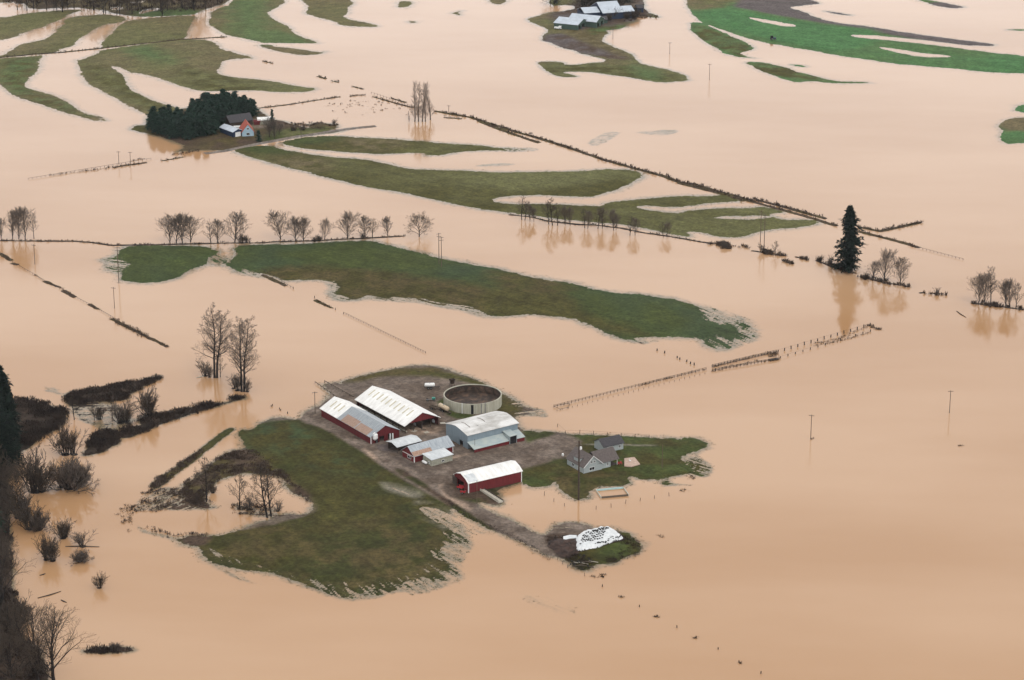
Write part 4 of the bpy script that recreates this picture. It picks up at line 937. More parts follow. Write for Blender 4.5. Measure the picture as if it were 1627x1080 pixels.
# far top trees
fr = random.Random(12)
for i in range(40):
    x = 28 + i*8.3 + fr.uniform(-4,4); b = fr.uniform(6, 20) + (6 if 150 < x < 260 else 0)
    if x > 330: b = fr.uniform(0, 8)
    put((B_sparse + B_dark + [B_tall[0]])[i % 6], x, b, h=fr.uniform(14, 24), label='dark bare tree in the wood along the far top-left shore', group='bare trees along the far top-left shore', wide=.9)
for i in range(14):
    x = 925 + i*5.6 + fr.uniform(-2,2); b = fr.uniform(2, 9)
    put(F_grove[i % 3] if i % 3 else B_dark[0], x, b, h=fr.uniform(10, 16), label='dark %s behind the far farm barns' % ('evergreen' if i % 3 else 'bare tree'), group='%s behind the far farm barns' % ('evergreens' if i % 3 else 'bare trees'), z=.5)
for i, (x, y, h) in enumerate([(875,7,12),(881,6,13),(884,5,12),(925,12,12),(955,26,8),(976,30,8),(996,30,6),(1007,29,6)]):
    put([B_dark[0],B_dark[1],F_grove[0]][i % 3] if i < 4 else S_dark[i % 3], x, y, h=h, label='dark plant at the far farm, %s from the left' % ORD[i], cat='tree' if i < 4 else 'shrub', group='trees and shrubs around the far farm', z=.3)

for i, (x, y, h_) in enumerate([(930,14,13),(938,11,15),(946,10,12),(985,12,12),(997,15,10),(1003,21,9),(968,33,6),(962,34,5),(984,27,7),(1012,26,6)]):
    put([B_dark[0],B_sparse[1],B_dark[1],B_round[0]][i % 4] if i < 6 else S_dark[i % 3], x, y, h=h_, label='%s close round the far farm sheds' % ('bare dark tree' if i < 6 else 'dark bare shrub'), cat='tree' if i < 6 else 'shrub', group='bare %s close round the far farm sheds' % ('trees' if i < 6 else 'shrubs'), z=.4)
# ------------------------------------------------------------------ BUILDINGS
def wall(mb, axis, pos, a0, a1, z0, z1, holes=(), t=.18):
    """axis 'u': wall runs along x at y in [pos,pos+t]; 'v': along y at x in [pos,pos+t]"""
    cuts = sorted({a0, a1, *[h[0] for h in holes], *[h[1] for h in holes]})
    for a, b in zip(cuts[:-1], cuts[1:]):
        zs = z0
        for h in sorted([h for h in holes if h[0] <= a + 1e-6 and h[1] >= b - 1e-6], key=lambda h: h[2]):
            if h[2] > zs + 1e-6: (mb.box(a,b,pos,pos+t,zs,h[2]) if axis == 'u' else mb.box(pos,pos+t,a,b,zs,h[2]))
            zs = h[3]
        if zs < z1 - 1e-6: (mb.box(a,b,pos,pos+t,zs,z1) if axis == 'u' else mb.box(pos,pos+t,a,b,zs,z1))

def end_gable(mb, u0, u1, prof, ez):
    n = len(prof)
    vs = [(u0, v, z) for v, z in prof] + [(u1, v, z) for v, z in prof]
    mb.add(vs, [tuple(range(n))[::-1], tuple(range(n, 2*n))] + [(i, (i+1) % n, n+(i+1) % n, n+i) for i in range(n)])

def roof_sheet(mb, u0, u1, prof, t=.16):
    n = len(prof)
    for a, b in zip(prof[:-1], prof[1:]):
        mb.add([(u0,a[0],a[1]),(u1,a[0],a[1]),(u1,b[0],b[1]),(u0,b[0],b[1]),(u0,a[0],a[1]+t),(u1,a[0],a[1]+t),(u1,b[0],b[1]+t),(u0,b[0],b[1]+t)],
               [(0,3,2,1),(4,5,6,7),(0,1,5,4),(1,2,6,5),(2,3,7,6),(3,0,4,7)])

def along_prof(prof, s):
    """point on profile at v=s"""
    for a, b in zip(prof[:-1], prof[1:]):
        if a[0] <= s <= b[0]:
            k = (s-a[0])/(b[0]-a[0]); return a[1]+(b[1]-a[1])*k
    return prof[0][1]

def extend(prof, oh):
    (a, b), (c, d) = prof[0], prof[1]; s = (d-b)/(c-a)
    (e, f), (g, h) = prof[-2], prof[-1]; q = (h-f)/(g-e)
    return [(a-oh, b-s*oh)] + prof[1:-1] + [(g+oh, h+q*oh)]

def building(name, label, cat, corner_px, z0, rz, L, Wd, prof, wm, rm, oh=.35, front=(), back=(), left=(), right=(), roof=True, group=None, walls=True, base=-.7):
    """u (local x) along the length, v (local y) away from the near side; prof in (v,z) above ground"""
    p = P(*corner_px, z0)
    root = empty(name, p, math.radians(rz), label, cat, group)
    ez0, ez1 = prof[0][1], prof[-1][1]
    if walls:
        w = MB(); t = .18
        wall(w, 'u', 0, 0, L, base, ez0, front); wall(w, 'u', Wd-t, 0, L, base, ez1, back)
        zt = min(ez0, ez1)
        wall(w, 'v', 0, t, Wd-t, base, zt, left); wall(w, 'v', L-t, t, Wd-t, base, zt, right)
        pr = [(t, zt+.0)] + [(v, z) for v, z in prof if t < v < Wd-t] + [(Wd-t, zt)]
        if ez0 != ez1: pr = [(t, zt), (t, along_prof(prof, t)), (Wd-t, along_prof(prof, Wd-t)), (Wd-t, zt)]
        pr = [q for i, q in enumerate(pr) if i == 0 or q != pr[i-1]]
        end_gable(w, 0, t, pr, zt); end_gable(w, L-t, L, pr, zt)
        w.build('wall', wm, root)
    if roof:
        r = MB(); roof_sheet(r, -oh, L+oh, extend(prof, oh)); r.build('roof', rm, root)
    return root

def window(root, kind, pos, a0, a1, z0, z1, fm=None, name='window'):
    fm = fm or M['white']; f = MB(); t = .1
    def bx(a, b, c, d, o0, o1):
        if kind == 'u': f.box(a, b, pos-o1, pos-o0, c, d)
        else: f.box(pos-o1, pos-o0, a, b, c, d)
    bx(a0-t,a1+t,z1,z1+t,0,.08); bx(a0-t,a1+t,z0-t,z0,0,.08); bx(a0-t,a0,z0,z1,0,.08); bx(a1,a1+t,z0,z1,0,.08)
    m_ = (a0+a1)/2; bx(m_-.04,m_+.04,z0,z1,0,.07)
    w = f.build(name, fm, root)
    g = MB()
    if kind == 'u': g.box(a0,a1,pos-.03,pos+.02,z0,z1)
    else: g.box(pos-.03,pos+.02,a0,a1,z0,z1)
    g.build('pane', M['glass'], w); return w

def trim(root, boxes, m=None, name='corner_trim'):
    for b in boxes: MB().box(*b).build(name, m or M['white'], root)

GZ = .7
# A long red barn, white and grey roof
pA = [(0,3.5),(7,7.1),(14,3.5)]
A = building('red_barn', 'long red barn with half white, half grey and rusty roof, nearest the field', 'barn', (510.5,660.5), GZ, -55.4, 40.5, 14, pA, M['deep_red'], M['grey_roof'], roof=False,
             right=[(4.2,6.6,.0,2.6),(8.4,11.2,-.7,2.9)], front=[])
r = MB(); roof_sheet(r, -.5, 14, extend(pA,.5), .2); r.build('roof', M['white_roof'], A)
tag(bpy.context.scene.objects[-1] if False else A.children[-1], 'white front third of the roof')
r = MB(); roof_sheet(r, 14.02, 41, extend(pA,.5), .14); o = r.build('roof', M['grey_roof'], A); o['label'] = 'grey ribbed rear two thirds of the roof'
r = MB(); roof_sheet(r, 17, 27.5, [(-.5, along_prof(pA,0)-.257+.17), (3.3, along_prof(pA,3.3)+.17)], .03); r.build('rust_panel', M['rust'], A)
r = MB(); roof_sheet(r, 28.2, 38, [(-.5, along_prof(pA,0)-.257+.17), (2.9, along_prof(pA,2.9)+.17)], .03); r.build('rust_panel', M['rust'], A)
for k in range(3):
    u = 3.4 + k*3.3; r = MB(); roof_sheet(r, u, u+.75, [(2.2, along_prof(pA,2.2)+.21), (5.8, along_prof(pA,5.8)+.21)], .04); r.build('skylight', M['skylight'], A)
r = MB()
for k in range(27): roof_sheet(r, 14.6+k, 14.68+k, [(-.45, along_prof(pA,0)-.23+.2), (6.9, along_prof(pA,6.9)+.2)], .05)
r.build('roof_rib', M['steel'], A)
trim(A, [(40.5,40.62,-.06,.25,-.7,3.4)])
MB().box(40.52,40.62,2.2,3.6,0,2.4).build('door', M['dark'], A)
# B open pole barn, white roof with skylights
pB = [(0,3.6),(8.6,7.7),(17.2,3.6)]
Bd = building('pole_barn', 'long open-sided barn under a white roof with ten skylight strips', 'barn', (566.4,646.5), GZ, -54.6, 38.6, 17.2, pB, M['red'], M['white_roof'], roof=False, walls=False)
r = MB(); roof_sheet(r, -.5, 39.1, extend(pB,.6), .2); r.build('roof', M['white_roof'], Bd)
for k in range(10):
    u = 3.2 + k*3.35; r = MB(); roof_sheet(r, u, u+.75, [(3.9, along_prof(pB,3.9)+.21), (7.5, along_prof(pB,7.5)+.21)], .04); r.build('skylight', M['skylight'], Bd)
g = MB(); end_gable(g, 38.4, 38.58, [(1.6,4.3),(8.6,7.6),(15.6,4.3),(15.6,4.0),(1.6,4.0)][::1], 0); g.build('gable', M['red'], Bd)
g = MB(); end_gable(g, .05, .2, [(.1,3.6),(8.6,7.6),(17.1,3.6),(17.1,-.7),(.1,-.7)], 0); g.build('wall', M['deep_red'], Bd)
MB().box(.2,38.3,17.0,17.15,-.7,3.5).build('wall', M['deep_red'], Bd)
MB().box(.2,38.3,8.4,8.5,-.7,3.2).build('partition', M['dark_wood'], Bd)
for k in range(9):
    MB().box(.1+k*4.75,.38+k*4.75,.05,.33,-.7,3.55).build('post', M['dark_wood'], Bd)
for v in (4.2, 8.6, 12.9, 16.7): MB().box(38.1,38.36,v,v+.26,-.7,4.3).build('post', M['dark_wood'], Bd)
MB().box(.3,38,1.0,1.5,-.7,.4).build('feed_bunk', M['concrete'], Bd)
# C big blue-grey barn with lean-to
pC = [(0,6.15),(5.4,7.35),(8.6,7.75),(11.6,7.3),(16.4,6.15)]
Cb = building('grey_barn', 'large blue-grey metal barn with stained pale roof and a red-based lean-to', 'barn', (743.2,713.5), GZ, 34.6, 25.2, 16.4, pC, M['blue_grey'], M['stained_roof'], oh=.45,
              left=[(3.6,6.0,-.7,2.4)])
MB().box(-.14,-.04,6.1,8.3,-.2,2.6).build('sliding_door', M['blue_grey'], Cb)
for k, (a, b, c, d) in enumerate([(4,4.35,4.5,11),(12.5,12.85,6,12),(7.5,8.5,4.4,4.7),(15.5,19,9.5,9.9)]):
    r = MB(); pp = [(v, along_prof(pC, v)+.18) for v in sorted({c, d, *[q for q, _ in pC if c < q < d]})]
    roof_sheet(r, a, b, pp, .03); r.build('roof_patch', M['wood'] if k < 2 else M['steel'], Cb)
# lean-to
r = MB(); roof_sheet(r, -.3, 17.4, [(-5.2,1.45),(-.02,3.15)], .14); r.build('lean_to_roof', M['pale_blue_roof'], Cb)
r = MB(); roof_sheet(r, 21.3, 25.5, [(-5.2,1.45),(-.02,3.15)], .14); r.build('lean_to_roof', M['pale_blue_roof'], Cb)
MB().box(0,17.5,-5.0,-4.85,-.7,1.46).build('lean_to_wall', M['red'], Cb)
MB().box(21.2,25.2,-5.0,-4.85,-.7,1.46).build('lean_to_wall', M['red'], Cb)
g = MB(); end_gable(g, 25.0, 25.15, [(-4.84,1.5),(-.05,3.05),(-.05,-.7),(-4.84,-.7)], 0); g.build('lean_to_wall', M['red'], Cb)
# portal
MB().box(17.55,17.7,-5.3,-.05,-.7,3.45).build('portal_wall', M['pale_blue_roof'], Cb)
MB().box(21.0,21.15,-5.3,-.05,-.7,3.45).build('portal_wall', M['pale_blue_roof'], Cb)
r = MB(); roof_sheet(r, 17.3, 21.4, [(-5.6,3.4),(-.02,4.1)], .14); r.build('portal_roof', M['pale_blue_roof'], Cb)
MB().box(17.7,21.0,-5.12,-5.05,-.7,3.38).build('doorway_shade', M['dark'], Cb)  # solid near-black panel paints the shade inside the portal opening
# D red shed with grey roof
pD = [(0,3.1),(4.3,6.0),(8.6,3.1)]
Dd = building('red_shed', 'red gabled shed with grey roof and white-framed window, front of the yard', 'shed', (658.3,735.2), GZ, 36.5, 19.4, 8.6, pD, M['red'], M['grey_roof'], oh=.5, right=[(1.5,4,0,2.3)])
window(Dd, 'v', 0, 2.4, 4.8, .9, 2.0)
MB().box(-.07,-.01,.2,8.5,2.35,2.6).build('white_band', M['white'], Dd)
trim(Dd, [(-.08,.2,-.08,-.01,-.7,3.0), (-.08,-.01,0,.25,-.7,2.3), (19.2,19.45,-.08,-.01,-.7,3.0)])
r = MB(); roof_sheet(r, -.4, 9, [(-.45, along_prof(pD,0)-.3+.18), (1.5, along_prof(pD,1.5)+.18)], .025); r.build('rust_panel', M['rust'], Dd)
# E block shed
pE = [(0,2.9),(6.2,3.5)]
Ee = building('block_shed', 'small grey block shed with flat pale metal roof beside the white gas tank', 'shed', (686.0,741.2), GZ, 36.5, 10.4, 6.2, pE, M['block'], M['pale_grey_roof'], oh=.35, left=[(3.4,4.4,-.7,1.6)])
window(Ee, 'u', 0, 5.0, 6.2, .9, 1.7); window(Ee, 'v', 0, 1.4, 2.2, .9, 1.7)
# F open grey shed
pF = [(0,3.0),(3.6,3.9),(7.2,3.2)]
Ff = building('open_shed', 'low open shed with pale grey roof left of the red gabled shed', 'shed', (631.3,720.8), GZ, 36.5, 11.8, 7.2, pF, M['dark_wood'], M['pale_grey_roof'], oh=.4, walls=False)
for u in (.1, 5.8, 11.4):
    for v in (.1, 6.8): MB().box(u, u+.2, v, v+.2, -.7, 3.05).build('post', M['dark_wood'], Ff)
MB().box(.1,11.6,7.0,7.1,-.7,3.0).build('wall', M['dark_wood'], Ff)
MB().box(11.5,11.6,.3,6.9,-.7,3.0).build('wall', M['dark_wood'], Ff)
MB().box(2,5,2,4,-.6,1.0).build('hay_stack', M['dark_wood'], Ff)
# G red barn with rounded white roof
pG = [(0,4.3),(2.0,5.5),(5.5,6.5),(9.0,5.5),(11,4.3)]
Gg = building('red_barn', 'red barn with arched white roof and open end door, in front by the causeway', 'barn', (744.4,783.2), .5, 31.5, 24.8, 11, pG, M['red'], M['white_roof'], oh=.4, left=[(3.6,8.6,-.7,3.4)])
trim(Gg, [(-.1,.22,-.1,-.01,-.7,4.2), (24.6,24.9,-.1,-.01,-.7,4.2), (-.1,-.01,0,.22,-.7,4.2)])
MB().box(-.3,-.18,8.7,12.2,-.5,3.6).build('sliding_door', M['dark_wood'], Gg)
r = MB(); pp = [(v, along_prof(pG, v)+.18) for v in (.0,2.0,4.0)]; roof_sheet(r, .2, 4.4, pp, .03); r.build('roof_patch', M['pale_grey_roof'], Gg)
# House
hp = P(927.5,752.0,GZ)
H = empty('farmhouse', hp, math.radians(33), 'pale L-shaped farmhouse with brown shingle roofs on the lawn', 'house'); H.scale = (.93,.93,.93)
w = MB(); wall(w,'u',0,0,9.6,-.7,2.9); wall(w,'v',0,.18,12.8,-.7,2.9); wall(w,'v',9.42,.18,12.8,-.7,2.9); wall(w,'u',12.8,0,9.6,-.7,2.9)
for v0 in (0, 12.8): 
    w.add([(0,v0,2.9),(9.6,v0,2.9),(4.8,v0,7.1),(0,v0+.18,2.9),(9.6,v0+.18,2.9),(4.8,v0+.18,7.1)], [(0,1,2),(5,4,3),(0,3,4,1),(1,4,5,2),(2,5,3,0)])
w.build('wall', M['house_wall'], H)
r = MB()
for (a, b) in (((-.45,2.5),(4.8,7.1)), ((4.8,7.1),(10.05,2.5))):
    r.add([(a[0],-.5,a[1]),(b[0],-.5,b[1]),(b[0],13.4,b[1]),(a[0],13.4,a[1]),(a[0],-.5,a[1]+.2),(b[0],-.5,b[1]+.2),(b[0],13.4,b[1]+.2),(a[0],13.4,a[1]+.2)],
          [(0,3,2,1),(4,5,6,7),(0,1,5,4),(1,2,6,5),(2,3,7,6),(3,0,4,7)])
r.build('roof', M['shingle'], H)
bt = MB()
for sgn, x0_ in ((1,-.45),(-1,10.05)):
    bt.add([(x0_,-.58,2.42),(4.8,-.58,7.02),(4.8,-.58,7.34),(x0_,-.58,2.74),(x0_,-.505,2.42),(4.8,-.505,7.02),(4.8,-.505,7.34),(x0_,-.505,2.74)], [(0,1,2,3),(7,6,5,4),(0,4,5,1),(3,2,6,7),(0,3,7,4)])
bt.build('barge_board', M['white'], H)
w = MB(); wall(w,'u',.5,9.62,14.6,-.7,2.7); wall(w,'u',9.3,9.62,18.6,-.7,2.7); wall(w,'v',14.6,.7,9.3,-.7,2.7)
w.add([(18.4,.7,2.7),(18.4,9.3,2.7),(18.4,5,6.4),(18.58,.7,2.7),(18.58,9.3,2.7),(18.58,5,6.4)], [(0,1,2),(5,4,3),(0,3,4,1),(1,4,5,2),(2,5,3,0)])
w.build('wall', M['house_wall'], H)
r = MB(); roof_sheet(r, 7.2, 19.0, [(0.0,2.62),(5.0,6.75),(9.8,2.8)], .2); r.build('roof', M['shingle'], H)
for v in (.8,4.9,8.8): MB().box(18.3,18.5,v,v+.2,-.7,2.8).build('porch_post', M['white'], H)
window(H,'u',0,3.0,5.6,.7,2.0); window(H,'u',0,3.6,4.4,3.9,4.9); window(H,'u',0,5.2,6.0,3.9,4.9); window(H,'u',.5,12.6,13.4,.6,2.2)
window(H,'v',0,3,4.4,.7,2.0); window(H,'v',0,7.5,9,.7,2.0)
d = MB().box(.6,2.9,4.2,8.6,3.2,5.3); d.build('dormer', M['house_wall'], H)
MB().box(.3,3.4,3.9,8.9,5.3,5.5).build('dormer_roof', M['shingle'], H)
MB().box(4.4,5.2,9.0,9.8,6.4,8.3).build('chimney', M['white'], H)
MB().box(14.9,18.3,1,8.8,-.15,.1).build('porch_floor', M['dark_wood'], H)
# garage behind the house
gg = building('garage', 'small pale garage with dark grey roof behind the farmhouse', 'garage', (959.5,719.5), GZ, 30, 9.5, 7.5, [(0,2.8),(3.75,4.9),(7.5,2.8)], M['house_wall'], M['dark_shingle'], oh=.45)
window(gg,'u',0,7.2,8.1,.9,2.0)
MB().box(1.5,4.5,-.08,-.01,-.6,2.2).build('garage_door', M['white'], gg)
# slurry tank
tc = P(751,626.3,5.0); tr = 12.6
T = empty('slurry_tank', (tc.x, tc.y, .5), 0, 'large round open concrete slurry tank behind the grey barn', 'tank')
w = MB(); n = 96; g0, g1 = math.radians(-92), math.radians(-87)
w.lathe([(tr-.3,-.7),(tr,-.7),(tr,4.5),(tr-.3,4.5),(tr-.3,-.7)], (0,0,0), n); w.build('wall', M['concrete'], T)
rr_ = MB(); rr_.lathe([(tr-.38,4.5),(tr+.08,4.5),(tr+.08,4.62),(tr-.38,4.62),(tr-.38,4.5)], (0,0,0), n); rr_.build('rim', M['concrete'], T)
for a in range(0, 360, 12):
    c_, s_ = math.cos(math.radians(a)), math.sin(math.radians(a))
    m_ = MB(); m_.tube((c_*(tr+.04), s_*(tr+.04), -.6), (c_*(tr+.04), s_*(tr+.04), 4.4), .07, .07, 4); m_.build('joint', M['block'], T)
m_ = MB(); 
N_ = 40
vs = []; fs = []
rs = random.Random(4)
for i in range(N_+1):
    for j in range(48):
        rad = (tr-.32)*i/N_; a = 2*math.pi*j/48; x, y = rad*math.cos(a), rad*math.sin(a)
        zz_ = 1.1 + .25*float(fbm(np.array([x]), np.array([y]), 3, 4)[0]) + max(0, (-y+x*.35-2)/9)*2.2*(.7+.5*float(fbm(np.array([x]), np.array([y]), 4, 9)[0])) 
        vs.append((x, y, zz_))
for i in range(N_):
    for j in range(48):
        fs.append((i*48+j, (i+1)*48+j, (i+1)*48+(j+1) % 48, i*48+(j+1) % 48))
MB().lathe([(tr-.34,-.5),(tr-.34,4.3)], (0,0,0), n).build('inner_wall', M['slurry'], T)
m_.add(vs, fs); m_.build('contents', M['slurry'], T, True)
ang = math.radians(-90+3); m_ = MB(); m_.box(-.55,.55,-tr-.06,-tr+.02,-.6,4.3); o = m_.build('gap_shade', M['dark'], T)  # dark panel on the unbroken wall paints the shade of an open gap
for a in (-64, -72, -110):
    c_, s_ = math.cos(math.radians(a)), math.sin(math.radians(a)); m_ = MB(); m_.tube((c_*(tr+.2), s_*(tr+.2), -.6), (c_*(tr+.2), s_*(tr+.2), 4.9), .16, .16, 6, True); m_.build('pipe', M['steel'] if a != -110 else M['white'], T)
# left farm
def gb(name, label, cat, c, rz, L, Wd, ez, rz_, wm, rm, z=.6, **k):
    return building(name, label, cat, c, z, rz, L, Wd, [(0,ez),(Wd/2,rz_),(Wd,ez)], wm, rm, oh=.4, **k)
b_ = gb('blue_shed', 'navy blue metal shed with pale roof and white door at the left farm', 'shed', (349.5,210.5), -52, 15, 7, 3.4, 4.8, M['navy'], M['far_roof'])
MB().box(15.02,15.1,1.6,5.4,-.5,2.9).build('door', M['white'], b_)
b_ = gb('farmhouse', 'pale blue farmhouse with steep orange-red roof at the left farm', 'house', (385,217), 12, 7, 10, 3.0, 8.0, M['sky_blue'], M['tile_red'], roof=False)
for ch in list(b_.children): bpy.data.objects.remove(ch)
w = MB(); wall(w,'u',0,0,7,-.7,3.0); wall(w,'u',10,0,7,-.7,3.0); wall(w,'v',0,.18,10,-.7,3.0); wall(w,'v',6.82,.18,10,-.7,3.0)
w.add([(0,0,3),(7,0,3),(3.5,0,7.4),(0,.18,3),(7,.18,3),(3.5,.18,7.4)], [(0,1,2),(5,4,3),(0,3,4,1),(1,4,5,2),(2,5,3,0)]); w.build('wall', M['sky_blue'], b_)
r = MB()
for (a, b) in (((-.5,2.4),(3.5,7.5)), ((3.5,7.5),(7.5,2.4))):
    r.add([(a[0],-.4,a[1]),(b[0],-.4,b[1]),(b[0],12.4,b[1]),(a[0],12.4,a[1]),(a[0],-.4,a[1]+.2),(b[0],-.4,b[1]+.2),(b[0],12.4,b[1]+.2),(a[0],12.4,a[1]+.2)], [(0,3,2,1),(4,5,6,7),(0,1,5,4),(1,2,6,5),(2,3,7,6),(3,0,4,7)])
r.build('roof', M['tile_red'], b_); window(b_,'u',0,2.6,4.4,.8,2.2); window(b_,'u',0,2.9,4.1,4.2,5.3)
b_ = gb('old_barn', 'grey-roofed old barn tucked against the evergreen grove', 'barn', (366,203), 30, 15, 10, 3.2, 6.5, M['dark_wood'], M['dark_shingle'], left=[(3,6,-.5,2.5)])
b_ = gb('white_shed', 'long low white-roofed shed behind the left farmhouse', 'shed', (410,198), 8, 8, 7, 2.8, 3.8, M['block'], M['white_roof'], right=[(2,4,-.5,2)])
b_ = gb('red_shed', 'tiny dark red shed behind the left farmhouse', 'shed', (404,199), 10, 3.5, 3, 2.2, 3.0, M['red'], M['deep_red'], left=[(1,2,-.5,1.8)])
# white trailer at the left farm
t_ = empty('travel_trailer', P(371.5,208,.6), math.radians(8), 'long white travel trailer between the blue shed and red-roofed house', 'trailer')
m_ = MB(); m_.box(0,5.2,0,2.3,.5,2.7); m_.build('body', M['white'], t_)
for u in (1.9,2.8): m_ = MB(); m_.lathe([(0,-.1),(.35,-.1),(.35,.1),(0,.1)], (u,-.05,.35), 12, 'y'); m_.build('wheel', M['black'], t_)
MB().box(1,2,-.03,-.005,1.4,2.1).build('window', M['glass'], t_); MB().box(3.6,4.3,-.03,-.005,.7,2.4).build('door', M['steel'], t_)
# far farm
b_ = gb('green_barn', 'green-walled barn with broad pale roof, nearest at the far farm', 'barn', (880.2,44.5), -26, 18.5, 19, 4.0, 6.5, M['green_wall'], M['far_roof'], right=[(2,5,-.5,3),(7,12,-.5,3.2)])
b_ = gb('long_barn', 'narrow pale-roofed barn directly behind the green-walled barn', 'barn', (903,39.5), -26, 22, 14, 4.2, 7.2, M['green_wall'], M['far_roof'], right=[(2,5,-.5,3),(8,11,-.5,3)])
b_ = gb('big_barn', 'biggest far barn with steep pale sweeping roof and dark walls', 'barn', (958,31.5), 18, 15, 26, 5.0, 10.5, M['navy'], M['far_roof'], left=[(4,8,-.5,3)], front=[(3,6,-.5,3)])
r = MB(); roof_sheet(r, 15.4, 25, [(1,4.6),(9,7.2),(18,4.6)], .2); r.build('wing_roof', M['far_roof'], b_); MB().box(15.2,24.6,1.5,17.5,-.5,4.55).build('wing_wall', M['navy'], b_)
r = MB(); roof_sheet(r, -13, -.6, [(4,4.8),(12,7.4),(21,4.6)], .2); r.build('wing_roof', M['far_roof'], b_); MB().box(-12.6,-.2,4.6,20.4,-.5,4.55).build('wing_wall', M['navy'], b_)
b_ = gb('red_roofed_shed', 'low shed with dull red roof at the right of the far farm', 'shed', (991,17.5), -12, 13, 14, 3.0, 4.6, M['green_wall'], M['wood'], front=[(2,10,-.5,2.4)])
b_ = gb('small_shed', 'small dark shed at the right end of the far farm', 'shed', (1013,19.5), 15, 4.5, 7, 3.2, 5.0, M['navy'], M['dark_shingle'], front=[(1,3,-.5,2.2)])
b_ = gb('feed_shed', 'small shed with green-grey walls right of the long pale barn', 'shed', (949,37.5), 10, 7.5, 9, 2.8, 4.2, M['green_wall'], M['dark_shingle'], front=[(1,4,-.5,2.0)])

# ------------------------------------------------------------------ FARM OBJECTS
def wheel(root, x, y, r_, z=None, wd=.3):
    m_ = MB(); m_.lathe([(0,-wd/2),(r_,-wd/2),(r_*1.02,0),(r_,wd/2),(0,wd/2)], (x,y,r_ if z is None else z), 16, 'y'); o = m_.build('wheel', M['black'], root)
    h_ = MB(); h_.lathe([(0,-wd/2-.02),(r_*.45,-wd/2-.02),(r_*.45,wd/2+.02),(0,wd/2+.02)], (x,y,r_ if z is None else z), 10, 'y'); h_.build('hub', M['steel'], o)
def tanker(px, py, rz, label, body, L=5.2, R=.95):
    t = empty('slurry_tanker', P(px,py,GZ+.1), math.radians(rz), label, 'tanker')
    m_ = MB(); m_.lathe([(0,0),(R*.7,.08),(R,.4),(R,L-.4),(R*.7,L-.08),(0,L)], (0,0,1.15+R*.8), 20, 'x'); m_.build('tank', body, t, True)
    MB().box(-.3,L+2.2,-.5,.5,.75,.98).build('frame', M['dark_wood'], t)
    m_ = MB(); m_.lathe([(0,0),(.35,0),(.35,.25),(0,.3)], (L*.5,0,1.15+R*1.75), 12); m_.build('manhole', M['steel'], t)
    for x in (L*.35, L*.62):
        for y in (-1.05, 1.05): wheel(t, x, y, .55, wd=.4)
    m_ = MB(); m_.tube((L+2.1,0,.1), (L+2.1,0,.9), .06, .06, 6, True); m_.build('jack', M['steel'], t)
    return t
tanker(674.5,617.5,5,'white tank trailer parked on the bare yard behind the long barns',M['white'],4.6,.85)
t_ = tanker(698.5,649.5,-55,'faded tan tank trailer beside the round slurry tank',M['tan_paint'],6.6,1.0)
# implement (green), cart, hopper
t_ = empty('farm_implement', P(677,637,GZ), math.radians(8), 'small green and grey farm implement on the bare yard', 'farm implement')
MB().box(0,4.2,-.15,.15,.6,.8).build('frame', M['steel'], t_); MB().box(2.6,4.0,-.7,.7,.8,1.5).build('hood', M['green_paint'], t_)
for x in (.6,3.4):
    for y in (-.9,.9): wheel(t_, x, y, .45)
m_ = MB()
for k in range(6): m_.tube((.2+.4*k,-1.1,.05), (.2+.4*k,1.1,.6), .05, .05, 4)
m_.build('tines', M['dark_wood'], t_)
t_ = empty('farm_cart', P(684,648.5,GZ), math.radians(-40), 'brown wooden two-wheeled cart left of the tan tanker', 'cart')
m_ = MB(); m_.box(0,3.4,-.9,.9,.7,.8); m_.box(0,3.4,-.9,-.82,.8,1.4); m_.box(0,3.4,.82,.9,.8,1.4); m_.box(0,.08,-.82,.82,.8,1.4); m_.build('box', M['wood'], t_)
MB().box(3.4,5.2,-.08,.08,.65,.8).build('drawbar', M['dark_wood'], t_)
for y in (-1.05,1.05): wheel(t_, 1.6, y, .5)
t_ = empty('hopper', P(718.5,613,GZ), math.radians(30), 'tall dark rusty hopper standing behind the round tank', 'hopper')
m_ = MB(); m_.add([(-.6,-.6,1.2),(.6,-.6,1.2),(.6,.6,1.2),(-.6,.6,1.2),(-1.1,-1.1,3.2),(1.1,-1.1,3.2),(1.1,1.1,3.2),(-1.1,1.1,3.2)], [(0,1,5,4),(1,2,6,5),(2,3,7,6),(3,0,4,7),(0,3,2,1)]); m_.build('bin', M['dark_wood'], t_)
for a in (-1,1):
    for b in (-1,1): m_ = MB(); m_.tube((a*.8,b*.8,-.1),(a*.7,b*.7,1.8),.09,.09,5); m_.build('leg', M['dark_wood'], t_)
# white feed bin
t_ = empty('feed_bin', P(595.8,704.2,GZ), 0, 'white upright feed bin on legs at the end of the red barn', 'feed bin')
m_ = MB(); m_.lathe([(.15,1.3),(1.25,2.3),(1.25,4.0),(.35,4.75),(.3,4.85),(0,4.85)], (0,0,0), 20); m_.build('bin', M['white'], t_, False)
for a in range(4):
    c_, s_ = math.cos(a*1.571+.78), math.sin(a*1.571+.78); m_ = MB(); m_.tube((c_*1.25,s_*1.25,-.2),(c_*1.2,s_*1.2,2.6),.07,.07,5); m_.build('leg', M['steel'], t_)
# twin white vents near feed bin
t_ = empty('gas_bottles', P(620,698,GZ), 0, 'pair of slim white upright bottles outside the barn door', 'bottles')
for x in (0,1.1): m_ = MB(); m_.lathe([(0,0),(.3,.02),(.3,2.6),(.15,2.9),(0,2.95)], (x,0,-.05), 12); m_.build('bottle', M['white'], t_, False)
